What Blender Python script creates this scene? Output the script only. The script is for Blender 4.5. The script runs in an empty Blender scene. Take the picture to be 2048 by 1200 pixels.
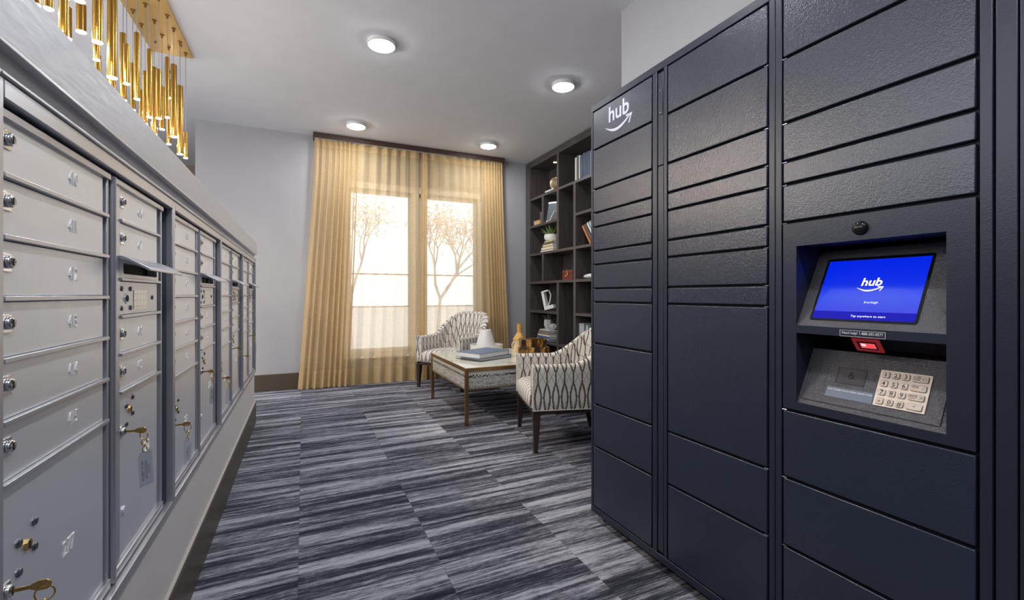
import bpy, math, random
from mathutils import Vector, Matrix
random.seed(7)
PI = math.pi
SC = bpy.context.scene
COL = SC.collection
S = 1.05                      # metres per unit; the unit is the eye height, all builders below work in it

# ------------------------------------------------------------------ camera, world, exposure
cam = bpy.data.cameras.new('camera'); camo = bpy.data.objects.new('camera', cam); COL.objects.link(camo)
cam.sensor_width = 36.0; cam.lens = 897.3/2048*36.0
cam.shift_y = -11.0/2048; cam.clip_start = 0.02
YAW = math.atan(418/897.3)
camo.location = (0, 0, S); camo.rotation_euler = (PI/2, 0, -YAW)
SC.camera = camo
W = bpy.data.worlds.new('world'); SC.world = W; W.use_nodes = True
W.node_tree.nodes['Background'].inputs[0].default_value = (0.95, 0.965, 1.0, 1)
W.node_tree.nodes['Background'].inputs[1].default_value = 2.5
vs = SC.view_settings
vs.view_transform = 'Standard'; vs.look = 'None'; vs.gamma = 1.0; vs.use_curve_mapping = False
vs.exposure = 0.30
LAMP = 125.0                   # radiance of the ceiling disks

# pixel of the 2048x1200 photograph -> point on a plane of the room (units)
CX, YH, F = 1024.0, 589.0, 897.3
sy, cy = math.sin(YAW), math.cos(YAW)
def onX(px, py, X):
    u = (px-CX)/F; v = (YH-py)/F; d = X/(sy+u*cy); return Vector((X, d*(cy-u*sy), 1+v*d))
def onY(px, py, Y):
    u = (px-CX)/F; v = (YH-py)/F; d = Y/(cy-u*sy); return Vector((d*(sy+u*cy), Y, 1+v*d))
def onZ(px, py, Z):
    u = (px-CX)/F; v = (YH-py)/F; d = (Z-1)/v; return Vector((d*(sy+u*cy), d*(cy-u*sy), Z))
def depth(p): return p.x*sy+p.y*cy
def on_plane(px, py, O, N):
    u = (px-CX)/F; v = (YH-py)/F
    D = Vector((sy+u*cy, cy-u*sy, v)); E = Vector((0, 0, 1))
    return E + D*((O-E).dot(N)/D.dot(N))

# ------------------------------------------------------------------ mesh builder
class MB:
    def __init__(s, M=None): s.v = []; s.f = []; s.uv = []; s.M = M or Matrix.Identity(4)
    def add(s, vs, fs, uv=None):
        b = len(s.v); s.v += [s.M @ Vector(p) for p in vs]; s.f += [[b+i for i in f] for f in fs]
        s.uv += uv if uv else [(0, 0)]*len(vs)
    def box(s, a, b):
        x0, y0, z0 = a; x1, y1, z1 = b
        if x0 > x1: x0, x1 = x1, x0
        if y0 > y1: y0, y1 = y1, y0
        if z0 > z1: z0, z1 = z1, z0
        s.add([(x0,y0,z0),(x1,y0,z0),(x1,y1,z0),(x0,y1,z0),(x0,y0,z1),(x1,y0,z1),(x1,y1,z1),(x0,y1,z1)],
              [(3,2,1,0),(4,5,6,7),(0,1,5,4),(1,2,6,5),(2,3,7,6),(3,0,4,7)])
        return s
    def prism(s, poly, O, ex, ey, n, t0, t1):
        O, ex, ey, n = Vector(O), Vector(ex), Vector(ey), Vector(n)
        k = len(poly)
        vs = [O+ex*p[0]+ey*p[1]+n*t0 for p in poly]+[O+ex*p[0]+ey*p[1]+n*t1 for p in poly]
        s.add(vs, [list(range(k))[::-1], list(range(k, 2*k))]+[(i, (i+1) % k, (i+1) % k+k, i+k) for i in range(k)])
        return s
    def lathe(s, prof, c=(0,0,0), n=24, ax='z', cap=True):
        vs = []
        for r, z in prof:
            for i in range(n):
                a = 2*PI*i/n; p = (r*math.cos(a), r*math.sin(a), z)
                if ax == 'x': p = (p[2], p[0], p[1])
                if ax == 'y': p = (p[0], p[2], p[1])
                vs.append((c[0]+p[0], c[1]+p[1], c[2]+p[2]))
        fs = [(j*n+i, j*n+(i+1) % n, (j+1)*n+(i+1) % n, (j+1)*n+i) for j in range(len(prof)-1) for i in range(n)]
        if cap: fs += [list(range(n))[::-1], [(len(prof)-1)*n+i for i in range(n)]]
        s.add(vs, fs); return s
    def cyl(s, p0, p1, r0, r1=None, n=16):
        return s.tube([p0, p1], [r0, r0 if r1 is None else r1], n)
    def tube(s, pts, r, n=10, closed=False):
        pts = [Vector(p) for p in pts]; k = len(pts)
        rs = r if isinstance(r, list) else [r]*k
        vs = []; up = None
        for i, p in enumerate(pts):
            a = pts[(i-1) % k] if (closed or i > 0) else p
            b = pts[(i+1) % k] if (closed or i < k-1) else p
            t = (b-a).normalized()
            if up is None: up = t.orthogonal().normalized()
            up = (up-t*up.dot(t)).normalized(); w = t.cross(up)
            for j in range(n):
                q = 2*PI*j/n; vs.append(p+(up*math.cos(q)+w*math.sin(q))*rs[i])
        m = k if closed else k-1
        fs = [(i*n+j, i*n+(j+1) % n, ((i+1) % k)*n+(j+1) % n, ((i+1) % k)*n+j) for i in range(m) for j in range(n)]
        if not closed: fs += [list(range(n))[::-1], [(k-1)*n+j for j in range(n)]]
        s.add(vs, fs); return s
    def grid(s, fn, nu, nv, closeu=False):
        vs = []; uv = []
        for i in range(nu):
            for j in range(nv):
                r = fn(i, j); vs.append(r[0]); uv.append(r[1] if len(r) > 1 else (0, 0))
        m = nu if closeu else nu-1
        s.add(vs, [(i*nv+j, ((i+1) % nu)*nv+j, ((i+1) % nu)*nv+j+1, i*nv+j+1) for i in range(m) for j in range(nv-1)], uv)
        return s
    def text(s, body, O, ex, ey, n, h, depth=0.0, align='CENTER', bold=0.0, shear=0.0, sx=1.0, bevel=0.0):
        c = bpy.data.curves.new('t', 'FONT'); c.body = body; c.align_x = align; c.size = 1.0
        c.offset = bold; c.shear = shear; c.extrude = depth/h; c.resolution_u = 3; c.bevel_depth = bevel/h
        o = bpy.data.objects.new('t', c); COL.objects.link(o)
        me = bpy.data.meshes.new_from_object(o)
        bpy.data.objects.remove(o); bpy.data.curves.remove(c)
        O, ex, ey, n = Vector(O), Vector(ex), Vector(ey), Vector(n); k = h/0.7
        s.add([O+ex*(v.co.x*k*sx)+ey*(v.co.y*k)+n*(v.co.z*h) for v in me.vertices], [list(p.vertices) for p in me.polygons])
        bpy.data.meshes.remove(me); return s
    def obj(s, name, mat, parent=None, bevel=0, smooth=35, seg=2, loc=None, solid=0, subsurf=0):
        me = bpy.data.meshes.new(name)
        me.from_pydata([tuple(p*S) for p in s.v], [], s.f)
        if any(u != (0, 0) for u in s.uv):
            l = me.uv_layers.new(name='uv')
            for lp in me.loops: l.data[lp.index].uv = s.uv[lp.vertex_index]
        me.materials.append(mat); me.update()
        if smooth:
            for p in me.polygons: p.use_smooth = True
            me.set_sharp_from_angle(angle=math.radians(smooth))
        o = bpy.data.objects.new(name, me); COL.objects.link(o)
        if parent: o.parent = parent
        if loc: o.location = Vector(loc)*S
        if subsurf:
            m = o.modifiers.new('s', 'SUBSURF'); m.levels = m.render_levels = subsurf
        if bevel:
            m = o.modifiers.new('b', 'BEVEL'); m.width = bevel*S; m.segments = seg; m.limit_method = 'ANGLE'; m.angle_limit = math.radians(40)
        return o
def tag(o, label, cat, group=None, kind=None):
    if label: o['label'] = label
    if cat: o['category'] = cat
    if group: o['group'] = group
    if kind: o['kind'] = kind
    return o
def thing(name, label, cat, loc=(0,0,0), rz=0, group=None):
    o = bpy.data.objects.new(name, None); COL.objects.link(o); o.empty_display_size = .05
    o.location = Vector(loc)*S; o.rotation_euler = (0, 0, rz)
    return tag(o, label, cat, group)
def B(a, b): return MB().box(a, b)
def struct(name, mb, mat, **k):
    o = mb.obj(name, mat, **k); o['kind'] = 'structure'; return o
def copy_tree(o, parent=None):
    c = o.copy(); COL.objects.link(c); c.parent = parent
    for ch in list(o.children): copy_tree(ch, c)
    return c
def rrect(x0, y0, x1, y1, r, n=4):
    P = []
    for cx, cy_, a0 in ((x1-r, y1-r, 0), (x0+r, y1-r, 90), (x0+r, y0+r, 180), (x1-r, y0+r, 270)):
        for i in range(n+1):
            a = math.radians(a0+90*i/n); P.append((cx+r*math.cos(a), cy_+r*math.sin(a)))
    return P

# ------------------------------------------------------------------ materials
class NT:
    def __init__(s, name):
        s.m = bpy.data.materials.new(name); s.m.use_nodes = True; s.t = s.m.node_tree
        s.b = s.t.nodes['Principled BSDF']; s.out = s.t.nodes['Material Output']
    def n(s, typ, ins=None, **k):
        x = s.t.nodes.new(typ)
        for a, b in k.items(): setattr(x, a, b)
        if ins:
            for a, b in ins.items(): s.set(x, a, b)
        return x
    def set(s, x, a, b):
        i = x.inputs[a]
        if hasattr(b, 'is_output') or isinstance(b, bpy.types.NodeSocket): s.t.links.new(b, i)
        else: i.default_value = b
    def math(s, op, a, b=0.0, c=None):
        x = s.n('ShaderNodeMath', operation=op); s.set(x, 0, a); s.set(x, 1, b)
        if c is not None: s.set(x, 2, c)
        return x.outputs[0]
    def ramp(s, fac, stops, interp='LINEAR'):
        x = s.n('ShaderNodeValToRGB'); x.color_ramp.interpolation = interp
        e = x.color_ramp.elements
        while len(e) < len(stops): e.new(0.5)
        for el, (p, c) in zip(e, stops): el.position = p; el.color = (c[0], c[1], c[2], 1) if len(c) == 3 else c
        s.set(x, 0, fac); return x.outputs[0]
    def mix(s, fac, a, b):
        x = s.n('ShaderNodeMix', data_type='RGBA'); s.set(x, 0, fac)
        for i, q in ((6, a), (7, b)):
            if isinstance(q, tuple): q = (q[0], q[1], q[2], 1)
            s.set(x, i, q)
        return x.outputs[2]
    def noise(s, vec, scale, detail=3.0, rough=.5):
        x = s.n('ShaderNodeTexNoise', {'Scale': scale, 'Detail': detail, 'Roughness': rough})
        if vec is not None: s.set(x, 'Vector', vec)
        return x.outputs[0]
    def bump(s, h, strength, dist=.01):
        x = s.n('ShaderNodeBump', {'Strength': strength, 'Distance': dist, 'Height': h}); s.set(s.b, 'Normal', x.outputs[0])
    def co(s, which='Object'): return s.n('ShaderNodeTexCoord').outputs[which]
    def xyz(s, v): x = s.n('ShaderNodeSeparateXYZ', {0: v}); return x.outputs
    def cmb(s, x, y, z): return s.n('ShaderNodeCombineXYZ', {0: x, 1: y, 2: z}).outputs[0]
def P(name, col, rough=.5, metal=0.0, **k):
    m = NT(name); m.b.inputs['Base Color'].default_value = (*col, 1)
    m.b.inputs['Roughness'].default_value = rough; m.b.inputs['Metallic'].default_value = metal
    for a, b in k.items(): m.b.inputs[a.replace('_', ' ')].default_value = b
    return m
def geopos(m): return m.n('ShaderNodeNewGeometry').outputs['Position']
def speck(m, scale, strength, amt=.08, col=None, dist=.004):
    n = m.noise(geopos(m), scale, 2); m.bump(n, strength, dist)
    if col:
        n2 = m.noise(geopos(m), scale*.03+2, 3)
        m.set(m.b, 'Base Color', m.ramp(n2, [(.3, tuple(c*(1-amt) for c in col)), (.7, tuple(min(1, c*(1+amt)) for c in col))]))
def paint(name, col, rough=.8):
    m = P(name, col, rough); speck(m, 160, .08, .02, col, .002); return m.m
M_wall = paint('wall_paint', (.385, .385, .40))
M_dim = paint('blocker_wall_dark', (.10, .11, .14))  # kept dark so metal reveals facing it reflect little light
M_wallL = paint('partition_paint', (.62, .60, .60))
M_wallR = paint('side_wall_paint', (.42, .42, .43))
M_hall = paint('hall_wall_paint', (.34, .27, .21))
M_ceil = paint('ceiling_paint', (.72, .74, .79), .85)
M_trimw = paint('white_trim_paint', (.82, .80, .74), .45)

def carpet():
    m = NT('carpet_tiles'); m.b.inputs['Roughness'].default_value = .95
    m.b.inputs['Specular IOR Level'].default_value = .15
    g = m.xyz(geopos(m)); x, y = m.math('ADD', g[0], .0), g[1]
    tx = m.math('FLOOR', m.math('DIVIDE', m.math('ADD', x, .016), .505)); ty = m.math('FLOOR', m.math('DIVIDE', y, .2525))
    wn = m.n('ShaderNodeTexWhiteNoise', {'Vector': m.cmb(tx, ty, 3.0)}, noise_dimensions='3D').outputs[0]
    def streak(off, sx, syy, det=3):
        v = m.cmb(m.math('ADD', m.math('MULTIPLY', x, sx), m.math('MULTIPLY', off, 37.0)), m.math('ADD', m.math('MULTIPLY', y, syy), m.math('MULTIPLY', off, 11.0)), 0.0)
        return m.noise(v, 1.0, det, .6)
    keep = m.math('GREATER_THAN', wn, .45)
    off = m.math('MULTIPLY', wn, keep)
    big = streak(m.math('MULTIPLY', off, .35), .70, 13, 3); mid = streak(off, 1.8, 44, 4); fin = streak(wn, 10, 150, 2)
    grain = m.noise(geopos(m), 330, 2, .7)
    h = m.math('ADD', m.math('ADD', m.math('MULTIPLY', big, .80), m.math('MULTIPLY', mid, .42)), m.math('ADD', m.math('MULTIPLY', fin, .30), m.math('ADD', m.math('MULTIPLY', grain, .20), m.math('MULTIPLY', m.noise(m.cmb(m.math('MULTIPLY', x, 25.0), m.math('MULTIPLY', y, 95.0), 1.0), 1.0, 3, .8), .26))))
    h = m.math('MULTIPLY', m.math('SUBTRACT', h, .58), 1.75)
    col = m.ramp(h, [(0.391, (.018, .019, .030)), (0.595, (.048, .050, .070)), (0.705, (.13, .135, .165)), (0.805, (.26, .27, .32)), (0.93, (.42, .43, .48))])
    # tile joints: a thin dark line where two tiles meet
    fx = m.math('ABSOLUTE', m.math('SUBTRACT', m.math('FRACT', m.math('DIVIDE', m.math('ADD', x, .016), .505)), .5))
    line = m.math('GREATER_THAN', fx, .4965)
    col2 = m.mix(m.math('MULTIPLY', line, .22), col, (.03, .03, .04))
    m.set(m.b, 'Base Color', col2)
    m.bump(m.math('ADD', grain, m.math('MULTIPLY', fin, .8)), .5, .006)
    return m.m
M_carpet = carpet()

def locker_mat(name, col, rough, sc=230, st=.35, spec=.5):
    m = P(name, col, rough); m.b.inputs['Specular IOR Level'].default_value = spec
    n = m.noise(geopos(m), sc, 1.5, .5); n2 = m.noise(geopos(m), sc*.35, 1, .5)
    m.bump(m.math('ADD', n, m.math('MULTIPLY', n2, .6)), st, .0016)
    return m.m
M_navy = locker_mat('navy_powder_coat', (.016, .024, .047), .27, 330, .36, .85)
M_navyS = locker_mat('navy_smooth_coat', (.018, .024, .043), .34, 300, .15)
M_kiosk = locker_mat('kiosk_textured_coat', (.080, .080, .092), .30, 520, 1.6, 1.0)
M_black = P('gap_shade_black', (.004, .004, .005), .7).m  # near-black that puts the shade of gaps and openings into colour
M_gloss = P('black_gloss', (.008, .008, .01), .08).m
M_jack = P('dark_socket_plastic', (.02, .022, .03), .4).m

def metal(name, col, rough, stretch=(1, 1, 1), sc=60, st=.06, met=1.0):
    m = P(name, col, rough, met)
    v = m.n('ShaderNodeVectorMath', {0: geopos(m), 1: stretch}, operation='MULTIPLY').outputs[0]
    n = m.noise(v, sc, 3, .6); m.bump(n, st, .002)
    m.set(m.b, 'Roughness', m.ramp(n, [(.3, (rough*.85,)*3), (.7, (min(1, rough*1.15),)*3)]))
    return m.m
M_steel = metal('brushed_steel_fascia', (.56, .57, .61), .5, (30, 1, 8), 20, .12, .6)
M_door = metal('satin_aluminium_door', (.80, .83, .89), .38, (8, 8, 1), 30, .03, .65)
M_frame = metal('aluminium_frame', (.58, .59, .64), .33, (1, 20, 20), 20, .02, .8)
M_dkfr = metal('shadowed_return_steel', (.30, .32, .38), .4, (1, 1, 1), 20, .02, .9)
M_num = P('bright_stamped_metal', (.95, .94, .93), .25, .3).m
M_chrome = P('chrome', (.75, .75, .76), .15, 1.0).m
M_rivet = P('dark_steel_rivet', (.22, .22, .26), .3, 1.0).m
M_brass = metal('polished_brass', (.42, .235, .05), .24, (6, 6, .05), 12, .0)
M_plate = metal('gold_plate', (.72, .48, .17), .45, (3, 3, 3), 6, .12, .45)
M_tbrass = metal('table_brass', (.33, .20, .085), .38, (2, 2, 2), 30, .04)
M_key = P('brass_key', (.66, .45, .16), .25, 1.0).m
M_base = P('baseboard_brown_gloss', (.095, .078, .066), .42, Specular_IOR_Level=.2).m
M_baseW = P('baseboard_brown_satin', (.075, .055, .035), .45).m
M_ledge = P('baseboard_cap', (.50, .46, .42), .4).m
M_cable = P('cable', (.35, .35, .37), .4, .6).m
M_white = P('white_plastic', (.85, .85, .85), .5).m

def emis(name, col, st):
    m = P(name, (0, 0, 0), .6, Specular_IOR_Level=.1); m.b.inputs['Emission Color'].default_value = (*col, 1); m.b.inputs['Emission Strength'].default_value = st
    return m.m
M_disk = emis('lamp_diffuser', (.97, .98, 1.0), LAMP)
M_pend = emis('pendant_lens', (1.0, .82, .64), 800.0)
M_puck = emis('shelf_puck_lens', (1.0, .82, .6), 60.0)
M_red = emis('scanner_red_light', (1.0, .10, .12), .75)
M_redhot = emis('scanner_hot_light', (1.0, .55, .55), 1.2)
def screen_mat():
    m = P('screen_blue', (0, 0, 0), .35, Specular_IOR_Level=.25)
    z = m.xyz(m.co('Generated'))
    c = m.ramp(z[2], [(0, (.02, .03, .9)), (.08, (.035, .05, .93)), (.35, (.03, .09, 1)), (.6, (.0, .028, 1)), (1, (.0, .022, 1))])
    m.set(m.b, 'Emission Color', c); m.b.inputs['Emission Strength'].default_value = .66; return m.m
M_screen = screen_mat()
M_bar = emis('screen_bar_blue', (.012, .012, .62), .62)
M_scrtxt = emis('screen_white', (1, 1, 1), 1.0)
M_decal = P('light_grey_decal', (.62, .66, .74), .5).m
M_ink = P('black_ink', (.02, .02, .02), .6).m
M_wtext = P('white_print', (.8, .8, .82), .5).m
M_stick = P('grey_sticker', (.16, .20, .27), .45).m
M_keypad = metal('keypad_steel', (.66, .58, .50), .36, (1, 1, 1), 90, .05, .6)
M_keybtn = metal('key_button_steel', (.60, .54, .48), .3, (1, 1, 1), 90, .03, .6)
M_yel = P('yellow_print', (.75, .5, .05), .5).m
M_redp = P('red_print', (.55, .06, .03), .5).m

def wood(name, a, b, rough=.45, sx=(2, 2, 14), axis=None):
    m = P(name, a, rough)
    v = m.n('ShaderNodeVectorMath', {0: geopos(m), 1: sx}, operation='MULTIPLY').outputs[0]
    n = m.noise(v, 5, 5, .65); n2 = m.noise(v, 26, 3, .6)
    m.set(m.b, 'Base Color', m.ramp(m.math('ADD', m.math('MULTIPLY', n, .7), m.math('MULTIPLY', n2, .3)), [(.35, a), (.65, b)]))
    m.bump(n2, .12, .002); return m.m
M_case = wood('bookcase_oak', (.045, .038, .038), (.088, .074, .072), .38, (6, .8, 6))
M_caseV = wood('bookcase_oak_upright', (.045, .038, .038), (.088, .074, .072), .38, (8, 8, .8))
M_leg = wood('dark_chair_wood', (.022, .012, .009), (.05, .028, .02), .3, (8, 8, 1))
M_valance = wood('curtain_board_wood', (.035, .015, .010), (.07, .03, .02), .5, (1, 8, 8))

def upholstery():
    m = P('ogee_upholstery', (.8, .78, .72), .85)
    uv = m.xyz(m.co('UV')); u, v = uv[0], uv[1]
    nz = m.noise(m.cmb(m.math('MULTIPLY', u, 1.0), m.math('MULTIPLY', v, 1.0), 0.0), 60, 3, .7)
    wob = m.math('MULTIPLY', m.math('SUBTRACT', nz, .5), .10)
    Pp, L = .0575, .255
    s = m.math('DIVIDE', u, Pp); s = m.math('ADD', s, wob)
    t = m.math('FRACT', m.math('DIVIDE', v, L))
    ad = m.math('ABSOLUTE', m.math('SUBTRACT', m.math('FRACT', s), .5))
    k = m.math('MINIMUM', m.math('DIVIDE', t, .70), 1.0)
    w = m.math('MULTIPLY', m.math('POWER', m.math('MAXIMUM', m.math('SINE', m.math('MULTIPLY', k, PI)), 0.0), .62), .34)
    lw = m.math('ADD', .080, m.math('MULTIPLY', m.math('SUBTRACT', nz, .45), .14))
    thick = m.math('LESS_THAN', m.math('ABSOLUTE', m.math('SUBTRACT', ad, w)), lw)
    ad2 = m.math('ABSOLUTE', m.math('SUBTRACT', m.math('FRACT', m.math('ADD', s, .5)), .5))
    w2 = m.math('MULTIPLY', m.math('ABSOLUTE', m.math('SINE', m.math('MULTIPLY', m.math('ADD', t, .12), 2*PI))), .42)
    thin = m.math('LESS_THAN', m.math('ABSOLUTE', m.math('SUBTRACT', ad2, w2)), .034)
    fine = m.noise(geopos(m), 420, 2, .6)
    base = m.ramp(fine, [(.3, (.60, .57, .51)), (.7, (.74, .71, .65))])
    c1 = m.mix(m.math('MULTIPLY', thin, .75), base, (.16, .13, .11))
    c2 = m.mix(thick, c1, (.085, .065, .055))
    m.set(m.b, 'Base Color', c2)
    m.bump(m.math('ADD', fine, m.math('MULTIPLY', thick, -.8)), .3, .002)
    m.b.inputs['Sheen Weight'].default_value = .15
    return m.m
M_uph = upholstery()
M_welt = P('cream_welt_cord', (.62, .58, .52), .8).m

def apron():
    m = P('painted_glass_apron', (.6, .62, .58), .18)
    uv = m.xyz(m.co('UV')); u, v = uv[0], uv[1]
    n1 = m.noise(m.cmb(m.math('MULTIPLY', u, 60.0), m.math('MULTIPLY', v, 9.0), 0.0), 1.0, 4, .7)
    n2 = m.noise(m.cmb(m.math('MULTIPLY', u, 9.0), m.math('MULTIPLY', v, 6.0), 4.0), 1.0, 3, .6)
    n3 = m.noise(m.cmb(m.math('MULTIPLY', u, 70.0), 2.0, 9.0), 1.0, 2, .6)
    t = m.math('ADD', v, m.math('MULTIPLY', m.math('SUBTRACT', n3, .5), .55))
    body = m.ramp(m.math('ADD', m.math('MULTIPLY', n1, .7), m.math('MULTIPLY', n2, .4)), [(.42, (.20, .20, .20)), (.55, (.48, .48, .45)), (.68, (.66, .67, .63))])
    top = m.ramp(t, [(.76, (0, 0, 0)), (.80, (1, 1, 1))])
    c = m.mix(top, body, (.60, .62, .57))
    line = m.math('LESS_THAN', m.math('ABSOLUTE', m.math('SUBTRACT', t, .72)), m.math('MULTIPLY', m.math('GREATER_THAN', n2, .44), .05))
    c = m.mix(line, c, (.03, .03, .03))
    low = m.ramp(m.math('SUBTRACT', v, m.math('MULTIPLY', m.math('SUBTRACT', n3, .5), .5)), [(.06, (1, 1, 1)), (.16, (0, 0, 0))])
    c = m.mix(m.math('MULTIPLY', low, .75), c, (.16, .155, .14))
    m.set(m.b, 'Base Color', c); return m.m
M_apron = apron()
def tabletop():
    m = P('pale_glass_marble', (.6, .6, .5), .07)
    n = m.noise(geopos(m), 3.5, 6, .65)
    m.set(m.b, 'Base Color', m.ramp(n, [(.38, (.42, .43, .34)), (.5, (.62, .62, .52)), (.62, (.70, .70, .62))])); return m.m
M_top = tabletop()
def tortoise():
    m = P('tortoiseshell_horn', (.1, .05, .02), .12)
    g = m.xyz(geopos(m))
    n = m.noise(m.cmb(m.math('MULTIPLY', m.math('ADD', g[0], g[1]), 13.0), m.math('MULTIPLY', g[2], 3.0), 0.0), 1.0, 4, .7)
    f = m.noise(m.cmb(m.math('MULTIPLY', m.math('ADD', g[0], g[1]), 90.0), m.math('MULTIPLY', g[2], 8.0), 0.0), 1.0, 2, .7)
    m.set(m.b, 'Base Color', m.ramp(m.math('ADD', m.math('MULTIPLY', n, .85), m.math('MULTIPLY', f, .15)), [(.40, (.012, .009, .010)), (.50, (.05, .02, .01)), (.57, (.38, .17, .03)), (.66, (.62, .42, .14))])); return m.m
M_tort = tortoise()
M_ceram = P('white_ceramic', (.72, .71, .70), .18).m
M_ochre = P('ochre_ceramic', (.60, .33, .07), .3).m
M_cream = P('cream_ceramic', (.72, .55, .33), .3).m
M_concrete = P('pale_concrete', (.50, .50, .50), .85).m
M_leaf = P('succulent_green', (.16, .24, .07), .5).m
M_leafD = P('grey_green_leaf', (.10, .12, .08), .55).m
M_page = P('book_pages', (.66, .66, .68), .8).m
M_bookd = P('dark_book_cloth', (.018, .022, .026), .6).m
M_bookt = P('blue_grey_book_cover', (.10, .15, .24), .5).m
M_redbox = P('oxblood_leather', (.15, .025, .02), .45).m
M_goldorn = metal('antique_gold_leaf', (.72, .55, .33), .35, (1, 1, 1), 40, .4, .6)
def curtain_mat(name, trans):
    m = NT(name); t = m.t; t.nodes.remove(m.b)
    g = m.xyz(geopos(m))
    w = m.noise(geopos(m), 60, 3, .6)
    chk = m.n('ShaderNodeTexVoronoi', {'Vector': m.cmb(m.math('MULTIPLY', g[0], 55.0), 0.0, m.math('MULTIPLY', g[2], 95.0)), 'Scale': 1.0}).outputs[0]
    col = m.ramp(w, [(.3, (.72, .52, .25)), (.7, (.79, .60, .32))])
    d = m.n('ShaderNodeBsdfDiffuse', {'Color': col}).outputs[0]
    tl = m.n('ShaderNodeBsdfTranslucent', {'Color': m.mix(.68, col, (1, .97, .93))}).outputs[0]
    tr = m.n('ShaderNodeBsdfTransparent', {'Color': (1, 1, 1, 1)}).outputs[0]
    a = m.n('ShaderNodeMixShader', {0: .42, 1: d, 2: tl}).outputs[0]
    f = m.ramp(chk, [(.15, (trans*.85,)*3), (.6, (trans*1.12,)*3)])
    b = m.n('ShaderNodeMixShader', {0: f, 1: a, 2: tr}).outputs[0]
    t.links.new(b, m.out.inputs[0]); return m.m
M_cur = curtain_mat('gold_sheer_fabric', .27)
M_hem = curtain_mat('gold_hem_fabric', .12)
def glass(name, col=(1, 1, 1), rough=0.0):
    m = NT(name); t = m.t; t.nodes.remove(m.b)
    gl = m.n('ShaderNodeBsdfGlossy', {'Color': (1, 1, 1, 1), 'Roughness': rough+.03}).outputs[0]
    tr = m.n('ShaderNodeBsdfTransparent', {'Color': (*col, 1)}).outputs[0]
    fr = .09
    b = m.n('ShaderNodeMixShader', {0: fr, 1: tr, 2: gl}).outputs[0]
    t.links.new(b, m.out.inputs[0]); return m.m
M_glass = glass('window_glass')
M_acryl = glass('clear_acrylic', (.90, .93, .97))

# ------------------------------------------------------------------ room shell (units)
CZ = 2.713; XW = -.345; XL = 1.165; YB = 5.28; XR = 1.749; YE = 4.03
struct('floor', B((-3.6, -2.2, -.03), (4.4, 8.0, 0)), M_carpet)
struct('ceiling', B((-3.6, -2.2, CZ), (4.4, 8.0, CZ+.05)), M_ceil)
# window wall with two openings
WX = [(.45, 1.165), (1.245, 1.985)]; WZ0, WZ1 = .33, 2.19
wb = MB()
for a, b in ((-.955, WX[0][0]), (WX[0][1], WX[1][0]), (WX[1][1], 3.1)): wb.box((a, YB, 0), (b, YB+.15, CZ))
for a, b in WX: wb.box((a, YB, 0), (b, YB+.15, WZ0)); wb.box((a, YB, WZ1), (b, YB+.15, CZ))
struct('wall_back', wb, M_wall)
struct('wall_right', B((XR, -2.1, 0), (XR+.14, 2.183, CZ)), M_wallR)
struct('wall_lounge_return', B((XR+.14, 2.06, 0), (3.1, 2.183, CZ)), M_wallR)
struct('wall_lounge_right', B((3.0, 2.183, 0), (3.1, YB, CZ)), M_wall)
wp = B((-.60, -1.9, 0), (XW-.05, YE, 1.315)); wp.box((XW-.05, -1.9, 0), (XW, YE, .390)); wp.box((XW-.05, -1.9, 1.276), (XW, YE, 1.315))
wp.box((XW-.05, -1.9, .390), (XW, -.071, 1.276))
struct('wall_partition', wp, M_wallL)
struct('wall_left', B((-3.6, 4.6, 0), (-3.5, 7.6, CZ)).box((-3.6, -2.2, 0), (-3.5, 4.6, .35)), M_wallR)  # unseen side, left open above a low wall so world light brightens ceiling
struct('wall_front_blocker', B((-3.6, -2.2, 0), (4.4, -2.1, CZ)), M_dim)  # unseen wall added to stop light coming from behind the camera
struct('wall_hall', B((-3.5, 7.2, 0), (-.955, 7.3, CZ)), M_hall)
struct('wall_hall_return', B((-.955, YB+.15, 0), (-.86, 7.2, CZ)), M_hall)
struct('baseboard_back', B((-.955, YB-.016, 0), (2.645, YB, .172)), M_baseW, bevel=.004)
bp = MB().prism([(0, 0), (.012, 0), (.012, .150), (.009, .158), (0, .160)], (XW, -1.9, 0), (1, 0, 0), (0, 0, 1), (0, 1, 0), 0, YE+1.9+.004)
struct('baseboard_partition', bp, M_base, smooth=20)
struct('trim_partition', B((XW, -1.9, .160), (XW+.010, YE+.004, .166)), M_ledge, bevel=.001)
struct('baseboard_right', B((XR-.016, -2.1, 0), (XR, 2.183, .172)), M_baseW)
# windows
for i, (a, b) in enumerate(WX):
    fr = MB(); t = .045
    y0, y1 = YB-.02, YB+.02
    fr.box((a-t, y0, WZ1), (b+t, y1-.02, WZ1+.07)); fr.box((a-t, y0, WZ0-.03), (b+t, y1-.02, WZ0)); fr.box((a-t, y0, WZ0), (a, y1-.02, WZ1)); fr.box((b, y0, WZ0), (b+t, y1-.02, WZ1))
    fr.box((a-.06, YB-.055, WZ0-.045), (b+.06, y1-.02, WZ0-.025))
    w = struct('window_%d' % (i+1), fr, M_trimw, bevel=.003)
    sash = MB(); q = .035; Y0, Y1 = YB+.05, YB+.085
    sash.box((a, Y0, WZ0), (a+q, Y1, WZ1)); sash.box((b-q, Y0, WZ0), (b, Y1, WZ1)); sash.box((a, Y0, WZ0), (b, Y1, WZ0+q+.02)); sash.box((a, Y0, WZ1-q), (b, Y1, WZ1))
    for z in (1.235, .86): sash.box((a, Y0+.005, z-.007), (b, Y1-.005, z+.007))
    sash.obj('sash', M_trimw, w, bevel=.002)
    B((a+.01, YB+.066, WZ0+.01), (b-.01, YB+.069, WZ1-.01)).obj('pane', M_glass, w)

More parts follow.
